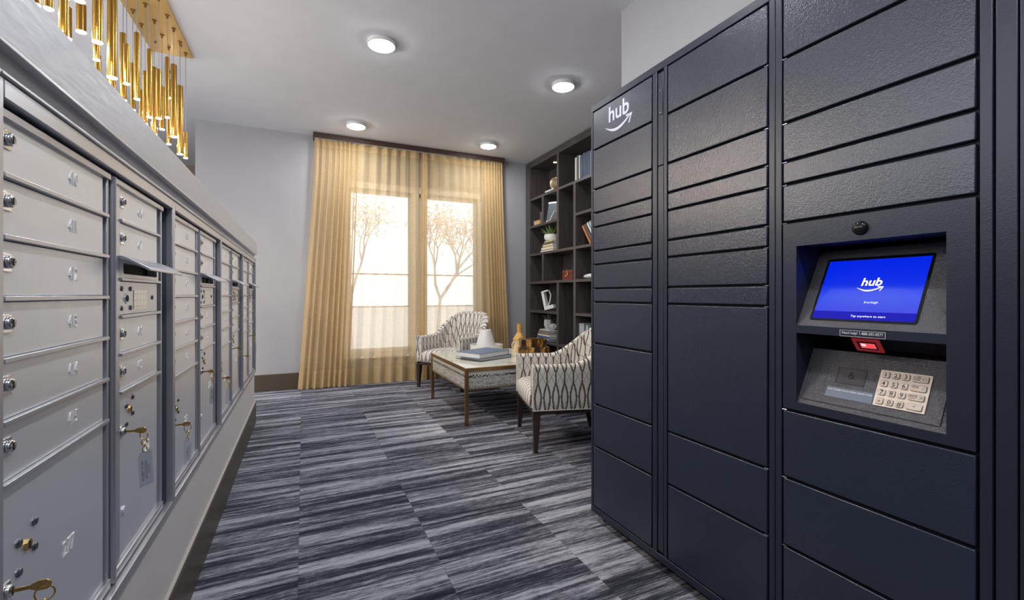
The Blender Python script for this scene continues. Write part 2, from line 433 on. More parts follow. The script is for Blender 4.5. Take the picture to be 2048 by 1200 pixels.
# outside the windows
tag(B((-30, YB+.3, -.6), (34, 60, -.5)).obj('street_ground', P('pale_paving', (.55, .55, .52), .9).m), None, None, kind='structure')
M_bark = P('bark', (.50, .46, .43), .9).m
M_oran = P('autumn_leaves', (.72, .56, .44), .8).m
M_grn = P('garden_leaves', (.62, .62, .54), .8).m
def tree(x, y, h, seed, leafm, label, dens):
    r = random.Random(seed); t = thing('tree', label, 'tree', (x, y, -.5))
    tr = MB(); tips = []
    def br(p, d, l, rad, k):
        q = p+d*l; m_ = (p+q)/2+Vector((r.uniform(-1, 1), r.uniform(-1, 1), 0))*l*.06
        tr.tube([p, m_, q], [rad, rad*.85, rad*.65], 6)
        if k == 0: tips.append(q); return
        for _ in range(3):
            dd = (d+Vector((r.uniform(-.8, .8), r.uniform(-.8, .8), r.uniform(-.1, .7)))).normalized()
            br(q, dd, l*r.uniform(.6, .8), rad*.6, k-1)
    br(Vector((0, 0, 0)), Vector((0, 0, 1)), h*.30, h*.014, 4)
    tr.obj('trunk', M_bark, t)
    lf = MB()
    for p in tips:
        for _ in range(dens):
            c = p+Vector([r.gauss(0, h*.045) for _ in range(3)]); a = Vector([r.uniform(-1, 1) for _ in range(3)]).normalized(); b = a.orthogonal().normalized(); s_ = h*.010
            lf.add([c-a*s_, c+b*s_*.6, c+a*s_, c-b*s_*.6], [(0, 1, 2, 3)])
    lf.obj('foliage', leafm, t, smooth=0)
tree(3.3, 11.6, 4.6, 3, M_oran, 'tree with orange autumn leaves outside the right-hand window', 14)
tree(1.2, 13.0, 5.0, 8, M_grn, 'green tree outside the left-hand window', 14)
tree(5.6, 15.0, 4.2, 12, M_grn, 'small bare-stemmed tree further out behind the autumn tree', 4)

# ------------------------------------------------------------------ ceiling lights
def ceiling_light(x, y, label):
    t = thing('ceiling_light', label, 'ceiling light', (x, y, CZ), group='round surface ceiling lights')
    MB().lathe([(.080, 0), (.088, 0), (.092, -.006), (.094, -.026), (.086, -.030), (.086, -.026)], n=48).obj('housing', M_white, t)
    MB().lathe([(.085, -.024), (.085, -.029), (.078, -.034), (.04, -.037), (.001, -.038)], n=48).obj('diffuser', M_disk, t)
ceiling_light(.483, 3.13, 'round ceiling light, the largest one, nearest the camera on the left')
ceiling_light(1.917, 3.13, 'round ceiling light above the dark locker with the white smile logo')
ceiling_light(.483, 4.745, 'round ceiling light above the left end of the gold curtain')
ceiling_light(1.914, 4.745, 'round ceiling light between curtain and bookcase, smallest in view')
for x, y in ((.483, 1.52), (.483, -.09), (.483, -1.0), (-2.2, 1.5), (-2.2, 3.3), (-2.2, -.3), (-2.2, 5.0)):  # unseen lamps: ceiling grid carried on, plus extras added to brighten the hall
    ceiling_light(x, y, 'round ceiling light added out of view to light the room')

# ------------------------------------------------------------------ mailbox wall
HX0, HX1, HX2 = XW+.0105, XW-.0035, XW-.0065      # trim front, group frame front, door face
def mailbox(Y0, nums, label, detail, keys):
    t = thing('mailbox_unit', label, 'mailbox', (XW, Y0, .395), group='mailbox units in the partition wall')
    ox, oy, oz = XW, Y0, .395
    L = lambda x, y, z: (x-ox, y, z+1-oz)       # y relative to the unit, z relative to eye level
    w = .82
    def bx(a, b): m = MB(); m.box(L(*a), L(*b)); return m
    # recessed steel box behind everything
    bk = bx((HX2-.030, .003, -.598), (HX2-.024, w-.003, .253))
    for y in (.003, w-.009): bk.box(L(HX2-.03, y, -.598), L(HX1-.001, y+.006, .253))
    bk.obj('back_plate', M_dkfr, t)
    tr = MB()
    tr.box(L(HX2, 0, -.603), L(HX0, .013, .268)); tr.box(L(HX2, w-.013, -.603), L(HX0, w, .268))
    tr.box(L(HX2, .013, .243), L(HX0, w-.013, .268)); tr.box(L(HX2, .013, -.603), L(HX0, w-.013, -.585))
    tr.box(L(HX2-.01, 0, .268), L(HX0+.004, w, .274))
    tr.obj('trim_frame', M_frame, t, bevel=.0018)
    a0, a1, b0, b1 = .020, .388, .412, .757
    for g, (p, q) in enumerate(((a0, a1), (b0, b1))):
        gf = MB(); e = .018
        gf.box(L(HX2-.01, p, -.580), L(HX1, p+e*(2 if g else 1), .238)); gf.box(L(HX2-.01, q-e*.5, -.580), L(HX1, q, .238)); gf.box(L(HX2-.022, q-e*(2 if g else 1), -.580), L(HX2-.014, q, .238))
        gf.box(L(HX2-.01, p, .226), L(HX1+.004, q, .238)); gf.box(L(HX2-.01, p, -.580), L(HX1+.003, q, -.562))
        if g == 1: gf.cyl(L(HX1-.001, p-.006, -.58), L(HX1-.001, p-.006, .238), .0075, n=12)
        gf.obj('door_frame', M_frame, t, bevel=.0012)
    D0, D1, D2, D3 = a0+.018, a1-.018, b0+.036, b1-.033
    def rail(p, q, z):
        m = MB(); m.box(L(HX2-.004, p, z-.0035), L(HX1+.004, q+.010, z+.0035)); m.obj('rail', M_frame, t, bevel=.001)
    def stamp(par, txt, y, z, h=.0215):
        if not txt: return
        MB().text(txt, L(HX2, y, z), (0, 1, 0), (0, 0, 1), (1, 0, 0), h, depth=.0009, sx=.72, bevel=.0006, bold=-.022).obj('number', M_num, par)
    def cam_lock(par, y, z):
        m = MB(); m.box(L(HX2, y-.011, z-.013), L(HX2+.002, y+.009, z+.012)); m.lathe([(.0085, 0), (.0085, .004), (.0065, .0052), (.0001, .0052)], L(HX2+.002, y, z), 20, 'x')
        k = m.obj('lock', M_chrome, par, bevel=.0008)
        B2 = MB(); B2.box(L(HX2+.0071, y-.0012, z-.005), L(HX2+.0078, y+.0012, z+.005)); B2.obj('keyway', M_ink, k) if detail else None
    def door(p, q, z0, z1, name='mail_door'):
        m = MB(); m.box(L(HX2-.012, p+.001, z0+.004), L(HX2, q-.001, z1-.004)); return m.obj(name, M_door, t, bevel=.0012)
    zA = [.235, .154, .0744, -.0055, -.0855, -.1665, -.2476, -.565]
    for i in range(6):
        d = door(D0, D1, zA[i+1], zA[i]+(-.004 if i == 0 else 0)); stamp(d, nums[i], D0+.205, (zA[i]+zA[i+1])/2-.010)
        cam_lock(d, D0+.018, (zA[i]+zA[i+1])/2+.008)
        rail(D0, D1, zA[i+1])
    def parcel(p, q, z0, z1, num, key, sh=0.0):
        d = door(p, q, z0, z1, 'parcel_door'); stamp(d, num, p+.19, z1-.178, .025)
        zt_ = z1; z1 = z1-sh
        for yy, zz in ((.045, -.036), (.045, -.076), (.085, -.024), (.085, -.060)):
            MB().lathe([(.0062, 0), (.0062, .0015), (.0045, .0035), (.0001, .0042)], L(HX2, p+yy, z1+zz), 14, 'x').obj('rivet', M_rivet, d)
        k = MB().lathe([(.0075, 0), (.0075, .004), (.0001, .0042)], L(HX2, p+.065, z1-.048), 18, 'x').obj('master_lock', M_key, d)
        MB().box(L(HX2+.004, p+.0635, z1-.053), L(HX2+.0048, p+.0665, z1-.043)).obj('keyway', M_ink, k)
        MB().lathe([(.0085, 0), (.0085, .003), (.0001, .0035)], L(HX2, p+.030, z0+.10), 16, 'x').obj('hinge_stud', M_door, d)
        cam_lock(d, p+.016, z1-.085)
        if key:
            hanging_key(Vector((HX2+.0065, Y0+p+.016, 1+z1-.085)), key, detail)
    parcel(D0, D1, zA[7], zA[6], '277', keys[0], .055)
    # right group: two doors, outgoing slot, label panel, two doors, parcel
    for (z0, z1, nm) in ((.156, .231, nums[6]), (.077, .156, nums[7]), (-.127, -.0473, nums[8]), (-.2076, -.127, nums[9])):
        d = door(D2, D3, z0, z1); stamp(d, nm, D2+.138, (z0+z1)/2-.010); cam_lock(d, D2+.018, (z0+z1)/2+.004)
    for z in (.156, -.0473, -.127, -.2076): rail(D2, D3, z)
    # outgoing mail slot: plate with a rounded opening, black throat and a hood
    sp = MB(); outer = [(D2, .0325), (D3, .0325), (D3, .077), (D2, .077)]
    hole = rrect(D2+.02, .0445, D3-.014, .068, .006)
    k = len(hole)
    def V(p, x): return L(x, p[0], p[1])
    order = [2, 3, 0, 1]
    vs = [V(p, HX1) for p in outer]+[V(p, HX1) for p in hole]+[V(p, HX1-.02) for p in hole]
    fs = []
    seg = k//4; oc = [2, 3, 0, 1]
    for s_ in range(4):
        o_ = oc[s_]
        for i in range(seg-1): fs.append((o_, 4+s_*seg+i, 4+s_*seg+i+1))
        fs.append((o_, 4+s_*seg+seg-1, 4+((s_+1)*seg) % k, oc[(s_+1) % 4]))
    for i in range(k): fs.append((4+i, 4+(i+1) % k, 4+k+(i+1) % k, 4+k+i))
    sp.add(vs, fs); slot = sp.obj('outgoing_slot_plate', M_door, t, smooth=30)
    bx((HX1-.0215, D2+.01, .040), (HX1-.0200, D3-.005, .072)).obj('slot_throat', M_black, slot)
    hd = MB().prism([(0, 0), (.004, 0), (.018, -.006), (.050, -.024), (.052, -.030), (.050, -.031), (.018, -.012), (.0, -.008)], L(HX1, D2-.006, .082), (1, 0, 0), (0, 0, 1), (0, 1, 0), 0, D3-D2+.016)
    hd.obj('slot_hood', M_frame, slot, bevel=.001)
    rail(D2, D3, .0325)
    lp = door(D2, D3, -.0473, .0325, 'carrier_panel')
    for yy, zz in ((.018, .020), (.018, -.022), (.072, .020), (.072, -.022), (.232, .0)):
        MB().lathe([(.0055, 0), (.0055, .0015), (.004, .003), (.0001, .0035)], L(HX2, D2+yy, -.0075+zz), 14, 'x').obj('rivet', M_rivet, lp)
    al = MB().lathe([(.011, 0), (.011, .002), (.0001, .002)], L(HX2, D2+.047, -.0085), 20, 'x').obj('carrier_lock', M_door, lp)
    m = MB().lathe([(.0075, .0), (.0075, .0008), (.0001, .0008)], L(HX2+.002, D2+.047, -.0085), 14, 'x'); m.box(L(HX2+.002, D2+.036, -.012), L(HX2+.0030, D2+.047, -.005)); m.obj('keyway', M_black, al)
    bx((HX2, D2+.094, -.034), (HX2+.0012, D2+.188, .010)).obj('label_card', M_card if detail else M_cardt, lp)
    parcel(D2, D3, -.565, -.2076, '272', keys[1])
def card_mat(name, a, b):
    m = P(name, a, .35, .6); g = m.xyz(geopos(m))
    l = m.math('GREATER_THAN', m.math('SINE', m.math('MULTIPLY', g[1], 260.0)), .93); l2 = m.math('GREATER_THAN', m.math('SINE', m.math('MULTIPLY', g[2], 420.0)), .95)
    m.set(m.b, 'Base Color', m.mix(m.math('MAXIMUM', l, l2), a, b)); return m.m
M_card = card_mat('window_card_white', (.97, .98, .97), (.74, .76, .74))
M_cardt = card_mat('window_card_tan', (.40, .34, .27), (.2, .16, .13))

M_film = P('tag_print_film', (.42, .45, .50), .3).m
def hanging_key(p, spec, detail):
    # p: lock face. Key points to +X out of the lock, ring hangs from its bow
    label, yaw, tilt = spec
    t = thing('key_with_tag', label, 'key', p, 0, 'brass keys left in the parcel doors'); t.scale = (.74,)*3
    kb = MB(Matrix.Rotation(yaw*.15, 4, 'Z'))
    kb.box((-.002, -.0010, -.0035), (.026, .0010, .0035))
    kb.prism([(.024, -.0045), (.034, -.009), (.046, -.009), (.052, -.004), (.052, .004), (.046, .009), (.034, .009), (.024, .0045)], (0, -.0012, 0), (1, 0, 0), (0, 0, 1), (0, 1, 0), 0, .0024)
    kb.obj('key', M_key, t, bevel=.0006)
    Mt = Matrix.Translation(Vector((.043, 0, -.004))) @ Matrix.Rotation(yaw, 4, 'Z') @ Matrix.Rotation(tilt, 4, 'X')
    ring = lambda c, r, rr, ax, sx=1.0: [Vector(c)+(Vector((0, math.cos(a)*r*sx, math.sin(a)*r)) if ax == 'x' else Vector((math.cos(a)*r*sx, 0, math.sin(a)*r))) for a in [2*PI*i/20 for i in range(20)]]
    MB(Mt).tube(ring((0, 0, -.012), .0135, 0, 'y'), .0014, 8, True).obj('split_ring', M_key, t)
    sw = MB(Mt); sw.tube(ring((0, 0, -.032), .0085, 0, 'x', .95), .0016, 8, True); sw.cyl((0, 0, -.040), (0, 0, -.047), .0022, n=8); sw.tube(ring((0, 0, -.054), .0080, 0, 'x', .85), .0014, 8, True)
    sw.obj('swivel', M_key, t)
    w, h, c = .0205, .105, .010
    z1 = -.058
    poly = [(-w, z1-h), (w, z1-h), (w, z1-c), (w-c, z1), (-w+c, z1), (-w, z1-c)]
    tg = MB(Mt).prism(poly, (0, 0, 0), (0, 1, 0), (0, 0, 1), (1, 0, 0), -.0022, .0022).obj('tag', M_acryl, t, bevel=.0008)
    if detail:
        tx = MB(Mt); rot = ((0, 0, 1), (0, -1, 0), (1, 0, 0))
        for j, (s_, hh, xx) in enumerate((('PROPERTY OF USPS', .0052, -.0075), ('POSTAL SERVICE - DO NOT DUPLICATE', .0022, -.0030), ('MAIL BOX OR RETURN', .0042, .0030), ('TO POSTMASTER', .0030, .0075), ('POSTAGE GUARANTEED', .0020, .0115))):
            tx.text(s_, (.0010, xx, z1-h*.55), (0, 0, 1), (0, -1, 0), (1, 0, 0), hh, sx=.86 if j else .92, bold=.012)
        tx.obj('printed_text', M_ink, tg, smooth=0)
K = lambda s, y=0.15, t=0.0: ('brass key with clear tag in the '+s, y, t)
mailbox(.754, ['410', '411', '412', '413', '414', '415', '416', '417', '418', '419'], 'mailbox unit numbered 410 to 419, the nearest one', True,
        [K('left parcel door of the nearest mailbox unit', .1), K('right parcel door of the nearest mailbox unit', -.62, .06)])
mailbox(1.574, ['420', '421', '422', '423', '424', '425', '426', '427', '428', '429'], 'second mailbox unit from the camera with a tan label card', True,
        [K('left parcel door of the second mailbox unit', .75, .0), K('right parcel door of the second mailbox unit', -.3, -.05)])
mailbox(2.394, ['430', '431', '432', '433', '434', '435', '436', '437', '438', '439'], 'third mailbox unit from the camera', False,
        [K('left parcel door of the third mailbox unit', .9, 0), K('right parcel door of the third mailbox unit', 1.1, 0)])
mailbox(3.2141, ['440', '441', '442', '443', '444', '445', '446', '447', '448', '449'], 'fourth mailbox unit, at the far end of the partition', False,
        [K('left parcel door of the farthest mailbox unit', .2, .05), K('right parcel door of the farthest mailbox unit', .9, 0)])
mailbox(-.066, [None]*10, 'mailbox unit beside the camera, mostly out of the photo', False, [None, None])
# stainless canopy above the mailboxes
t = thing('mailbox_canopy', 'brushed steel canopy running along the top of the mailbox wall', 'canopy', (XW, 0, 1.30))
B((.0, -1.9, .012), (.0145, YE+.05, .100)).obj('fascia', M_steel, t, bevel=.0015)
B((-.31, -1.9, .092), (.0, YE+.05, .100)).obj('top_panel', M_steel, t, bevel=.001)
B((-.001, -1.9, .006), (.016, YE+.02, .012)).obj('lower_lip', M_frame, t, bevel=.001)

# ------------------------------------------------------------------ parcel lockers
DT = .012                                  # door plate thickness
def locker_door(par, y0, y1, z0, z1, X=XL, ox=0, oy=0, oz=0, name='locker_door'):
    g = .0038
    m = MB(); m.box((X-ox, y0+.003-oy, z0+g-oz), (X+DT-ox, y1-.003-oy, z1-g-oz))
    return m.obj(name, M_navy, par, bevel=.0022)
def locker_hinges(par, y, zs, ox, oy, oz, s):
    for z in zs:
        m = MB(); m.cyl((XL+.004-ox, y-oy, z-.002-oz), (XL+.004-ox, y+s*.012-oy, z-.002-oz), .0022, n=8); m.obj('hinge_pin', M_rivet, par)
def locker_shell(t, O, y0, y1, z0, z1, open_face=None):
    ox, oy, oz = O; X1 = XL+.565
    m = MB()
    m.box((XL+.02-ox, y0-oy, z0-oz), (X1-ox, y0+.01-oy, z1-oz)); m.box((XL+.02-ox, y1-.01-oy, z0-oz), (X1-ox, y1-oy, z1-oz))
    m.box((XL+.02-ox, y0-oy, z1-.01-oz), (X1-ox, y1-oy, z1-oz)); m.box((XL+.02-ox, y0-oy, z0-oz), (X1-ox, y1-oy, z0+.01-oz))
    m.box((X1-.01-ox, y0-oy, z0-oz), (X1-ox, y1-oy, z1-oz))
    m.obj('cabinet_shell', M_navyS, t)
Z0, Z1 = .036, 1.837
zA = [1.808, 1.637, 1.462, 1.358, 1.296, 1.191, 1.131, 1.026, .967, .786, .518, .333, .065]
zB = [1.808, 1.637, 1.462, 1.358, 1.296, 1.191, 1.131, 1.026, .967, .518, .333, .065]
zC = [1.808, 1.631, 1.457, 1.354, 1.291]
O1 = (XL, .806, 0)
lk = thing('parcel_locker', 'dark navy parcel locker with a white smile logo, farther of the two', 'parcel locker', O1, group='parcel lockers along the right wall')
locker_shell(lk, O1, .806, 1.667, Z0, Z1)
def lb(m, a, b, O): m.box(tuple(a[i]-O[i] for i in range(3)), tuple(b[i]-O[i] for i in range(3)))
m = MB()
for a, b in ((1.6535, 1.667), (1.2555, 1.278), (1.2065, 1.222), (.806, .8235)): lb(m, (XL+.001, a, .063), (XL+.02, b, 1.810), O1)
lb(m, (XL+.001, .806, 1.810), (XL+.02, 1.667, Z1), O1); lb(m, (XL+.001, .806, Z0), (XL+.02, 1.667, .063), O1)
m.obj('face_frame', M_navyS, lk, bevel=.0015)
m = MB(); lb(m, (XL+.0135, .82, .06), (XL+.0195, 1.66, 1.81), O1); m.obj('seam_shade_sheet', M_black, lk)  # black sheet behind the doors, stands in for shade in the seams
m = MB(); lb(m, (XL+.003, 1.225, .072), (XL+.013, 1.2525, 1.463), O1); m.obj('filler_strip', M_navyS, lk, bevel=.0015)
m = MB(); lb(m, (XL+.003, 1.225, 1.466), (XL+.013, 1.2525, 1.800), O1); fs_ = m.obj('filler_strip', M_navyS, lk, bevel=.0015)
m = MB(); lb(m, (XL+.0015, 1.229, 1.648), (XL+.003, 1.2485, 1.742), O1); m.obj('access_cover', M_navyS, fs_, bevel=.0006)
m = MB()
for z in (1.655, 1.735): m.lathe([(.0022, 0), (.0022, -.001), (.0001, -.0012)], (XL+.0015-O1[0], 1.2385-O1[1], z), 10, 'x')
m.obj('screw', M_chrome, fs_)
dA = [locker_door(lk, 1.280, 1.652, zA[i+1], zA[i], ox=O1[0], oy=O1[1]) for i in range(len(zA)-1)]
dB = [locker_door(lk, .8255, 1.2035, zB[i+1], zB[i], ox=O1[0], oy=O1[1]) for i in range(len(zB)-1)]
locker_hinges(lk, 1.640, zA[1:-1], *O1, 1); locker_hinges(lk, .826, zB[1:-1], *O1, 1)
for y in (.86, 1.61):
    for x in (.05, .5):
        MB().lathe([(.022, -Z0), (.022, -Z0+.008), (.009, -Z0+.010), (.009, 0)], (x, y-.806, Z0), 16).obj('levelling_foot', M_chrome, lk)
O2 = (XL, -.06, 0)
l2 = thing('parcel_locker', 'dark navy parcel locker with touchscreen and keypad', 'parcel locker', O2, group='parcel lockers along the right wall')
locker_shell(l2, O2, -.06, .8045, Z0, Z1)
m = MB()
for a, b in ((.787, .8045), (.3800, .398), (.330, .345), (-.06, -.042)): lb(m, (XL+.001, a, .063), (XL+.02, b, 1.810), O2)
lb(m, (XL+.001, -.06, 1.810), (XL+.02, .8045, Z1), O2); lb(m, (XL+.001, -.06, Z0), (XL+.02, .8045, .063), O2)
m.obj('face_frame', M_navyS, l2, bevel=.0015)
m = MB(); lb(m, (XL+.0135, -.05, .06), (XL+.0195, .795, .70), O2); lb(m, (XL+.0135, -.05, 1.18), (XL+.0195, .795, 1.81), O2); lb(m, (XL+.0135, -.05, .70), (XL+.0195, .39, 1.18), O2)
m.obj('seam_shade_sheet', M_black, l2)  # same black sheet, shade for this locker's door seams
m = MB(); lb(m, (XL+.003, .348, .072), (XL+.013, .377, 1.800), O2); m.obj('filler_strip', M_navyS, l2, bevel=.0015)
zC = [1.808, 1.631, 1.457, 1.354, 1.2925, 1.1905]
zC2 = [.695, .514, .331, .065]
for L_ in (zC, zC2):
    for i in range(len(L_)-1): locker_door(l2, .400, .785, L_[i+1], L_[i], ox=O2[0], oy=O2[1])
for i in range(len(zB)-1): locker_door(l2, -.040, .328, zB[i+1], zB[i], ox=O2[0], oy=O2[1])
locker_hinges(l2, .774, zC[1:]+zC2[:-1], *O2, 1)
for y in (.0, .75):
    for x in (.05, .5):
        MB().lathe([(.022, -Z0), (.022, -Z0+.008), (.009, -Z0+.010), (.009, 0)], (x, y+.06, Z0), 16).obj('levelling_foot', M_chrome, l2)
# kiosk
KY0, KY1, KZ0, KZ1 = .403, .782, .699, 1.1865
uY0, uY1 = .4461, .7467
UZ0, UZ1, LZ0, LZ1 = .9205, 1.1260, .7190, .9004
m = MB(); e = XL+DT
lb(m, (XL, KY0, KZ0), (e, uY0, KZ1), O2); lb(m, (XL, uY1, KZ0), (e, KY1, KZ1), O2)
lb(m, (XL, uY0, UZ1), (e, uY1, KZ1), O2); lb(m, (XL, uY0, LZ1), (e, uY1, UZ0), O2); lb(m, (XL, uY0, KZ0), (e, uY1, LZ0), O2)
kp = m.obj('kiosk_panel', M_navyS, l2, bevel=.0)
m = MB()
for a, b in ((UZ0, UZ1), (LZ0, LZ1)):
    lb(m, (e, uY0-.004, a-.004), (XL+.20, uY0, b+.004), O2); lb(m, (e, uY1, a-.004), (XL+.20, uY1+.004, b+.004), O2)
    lb(m, (e, uY0-.004, b), (XL+.20, uY1+.004, b+.004), O2); lb(m, (e, uY0-.004, a-.004), (XL+.20, uY1+.004, a), O2)
    lb(m, (XL+.20, uY0-.004, a-.004), (XL+.204, uY1+.004, b+.004), O2)
m.obj('recess_lining', M_navyS, kp)
# sloped display bezel: plane through front bottom edge and a set-back top edge
def slope(zb, zt, xb, xt, mat, name):
    O = Vector((xb, uY1, zb)); ex = Vector((0, -1, 0)); ey = Vector((xt-xb, 0, zt-zb)); h = ey.length; ey.normalize(); n = ex.cross(ey).normalized()
    if n.x > 0: n = -n
    m = MB().prism([(0, 0), (uY1-uY0, 0), (uY1-uY0, h), (0, h)], O-Vector(O2), ex, ey, n, -.004, 0)
    return O, ex, ey, n, h, m.obj(name, mat, kp)
Ou, ex, eu, nu_, hu, bez = slope(UZ0, 1.1136, XL+.002, 1.269, M_kiosk, 'display_bezel')
def loc2(px, py, O, ex, ey, n):
    p = on_plane(px, py, O, n)-O; return (p.dot(ex), p.dot(ey))
o2 = Vector(O2)
sc_c = [loc2(*p, Ou, ex, eu, nu_) for p in ((1652.6, 523), (1856, 514.5), (1839, 645.5), (1634, 636))]
s0 = (sc_c[0][0]+sc_c[3][0])/2; s1 = (sc_c[1][0]+sc_c[2][0])/2; t1 = (sc_c[0][1]+sc_c[1][1])/2; t0 = (sc_c[2][1]+sc_c[3][1])/2
MB().prism(rrect(s0-.006, t0-.006, s1+.006, t1+.008, .006), Ou-o2, ex, eu, nu_, 0, .0006).obj('screen_border', M_gloss, bez)
scr = MB().prism([(s0, t0), (s1, t0), (s1, t1), (s0, t1)], Ou-o2, ex, eu, nu_, .0006, .0012).obj('touchscreen', M_screen, bez)
barh = (t1-t0)*.125
MB().prism([(s0, t0), (s1, t0), (s1, t0+barh), (s0, t0+barh)], Ou-o2, ex, eu, nu_, .0012, .0015).obj('screen_bar', M_bar, scr)
def hub_logo(m, O, ex, ey, n, w, t, shear=.0, sm=1.0):
    # letters centred at O baseline; smile below
    m.text('hub', Vector(O), ex, ey, n, w*.45, depth=t, bold=.016*sm, shear=shear, sx=.98)
    def P_(a, b): return (a*w*.90, b*w*.90)
    up, lo = [], []
    N = 20
    for i in range(N+1):
        q = i/N; x = -.68+1.22*q; yc = -.13-.21*math.sin(PI*q**.95)+.01*q
        th = .010+.066*math.sin(PI*min(1, q))**.8+.03*q
        up.append(P_(x, yc+th*.5)); lo.append(P_(x, yc-th*.5))
    poly = up+lo[::-1]
    m.prism(poly, O, ex, ey, n, 0, max(t, .0002))
    m.prism([P_(*q) for q in ((.36, -.055), (.66, -.065), (.53, -.36), (.485, -.335), (.575, -.125), (.375, -.115))], O, ex, ey, n, 0, max(t, .0002))
cxs = (s0+s1)/2; ht = t1-t0
m = MB()
sw0 = s1-s0
hub_logo(m, Ou-o2+ex*(cxs+.018*sw0)+eu*(t0+ht*.555)+nu_*.0014, ex, eu, nu_, .046, .0002, shear=.10, sm=1.2)
m.obj('screen_logo', M_scrtxt, scr, smooth=0); m = MB()
m.text('Everleigh', Ou-o2+ex*(cxs+.068*sw0)+eu*(t0+ht*.265)+nu_*.0014, ex, eu, nu_, .0053, sx=1.05)
m.obj('screen_text', M_scrtxt, scr, smooth=0); m = MB()
m.text('Tap anywhere to start', Ou-o2+ex*(cxs+.075*sw0)+eu*(t0+ht*.040)+nu_*.0016, ex, eu, nu_, .0056, sx=.98)
m.obj('screen_text', M_scrtxt, scr, smooth=0)
# logo on the first door
pa, pb = onX(1218, 243.5, XL), onX(1257, 225, XL)
m = MB(); yc_ = (onX(1213, 240, XL).y+onX(1263, 240, XL).y)/2
hub_logo(m, Vector((XL-.0001, yc_, (pa.z+pb.z)/2))-Vector(O1), Vector((0, -1, 0)), Vector((0, 0, 1)), Vector((-1, 0, 0)), .142, .0006, sm=1.0)
m.obj('logo_decal', M_decal, dA[0], smooth=0)
# dome camera, help label
pc = onX(1720.9, 456, XL)
MB().lathe([(.0165, 0), (.0165, -.002), (.014, -.008), (.008, -.012), (.0001, -.0135)], Vector((XL, pc.y, pc.z))-o2, 24, 'x').obj('camera_dome', M_gloss, kp)
a_, b_ = onX(1679.7, 658.9, XL), onX(1771, 665.4, XL); c_ = onX(1679.7, 671.5, XL)
y0_, y1_ = b_.y, a_.y; z1_, z0_ = (a_.z+b_.z)/2, c_.z
m = MB(); w_ = .0008
for p, q in (((y0_, z0_), (y1_, z0_+w_)), ((y0_, z1_-w_), (y1_, z1_)), ((y0_, z0_), (y0_+w_, z1_)), ((y1_-w_, z0_), (y1_, z1_))): lb(m, (XL-.0006, p[0], p[1]), (XL, q[0], q[1]), O2)
m.text('Need help? 1-888-283-0577', Vector((XL-.0005, (y0_+y1_)/2, z0_+.0058))-o2, (0, -1, 0), (0, 0, 1), (-1, 0, 0), .0062, sx=.84, bold=.01)
m.obj('help_label', M_wtext, kp, smooth=0)
# lower sloped deck
XT = 1.2375
Od, exd, ed, nd, hd_, deck = slope(.7195, .857, XL+.003, XT, M_kiosk, 'keypad_deck')
m = MB(); lb(m, (XT, uY0, .851), (XL+.2, uY1, .856), O2); m.obj('deck_shelf', M_kiosk, kp)
def dl(px, py): return loc2(px, py, Od, exd, ed, nd)
# raised inner panel line
q = [dl(1625, 707), dl(1890, 737), dl(1880.5, 856), dl(1606.5, 797)]
a0_ = max(q[0][0], q[3][0]); ia = [(a0_-.004, q[3][1]), (q[2][0], q[3][1]), (q[2][0], q[0][1]), (a0_-.004, q[0][1])]
MB().prism(ia, Od-o2, exd, ed, nd, 0, .0022).obj('deck_plate', M_kiosk, deck, bevel=.001)
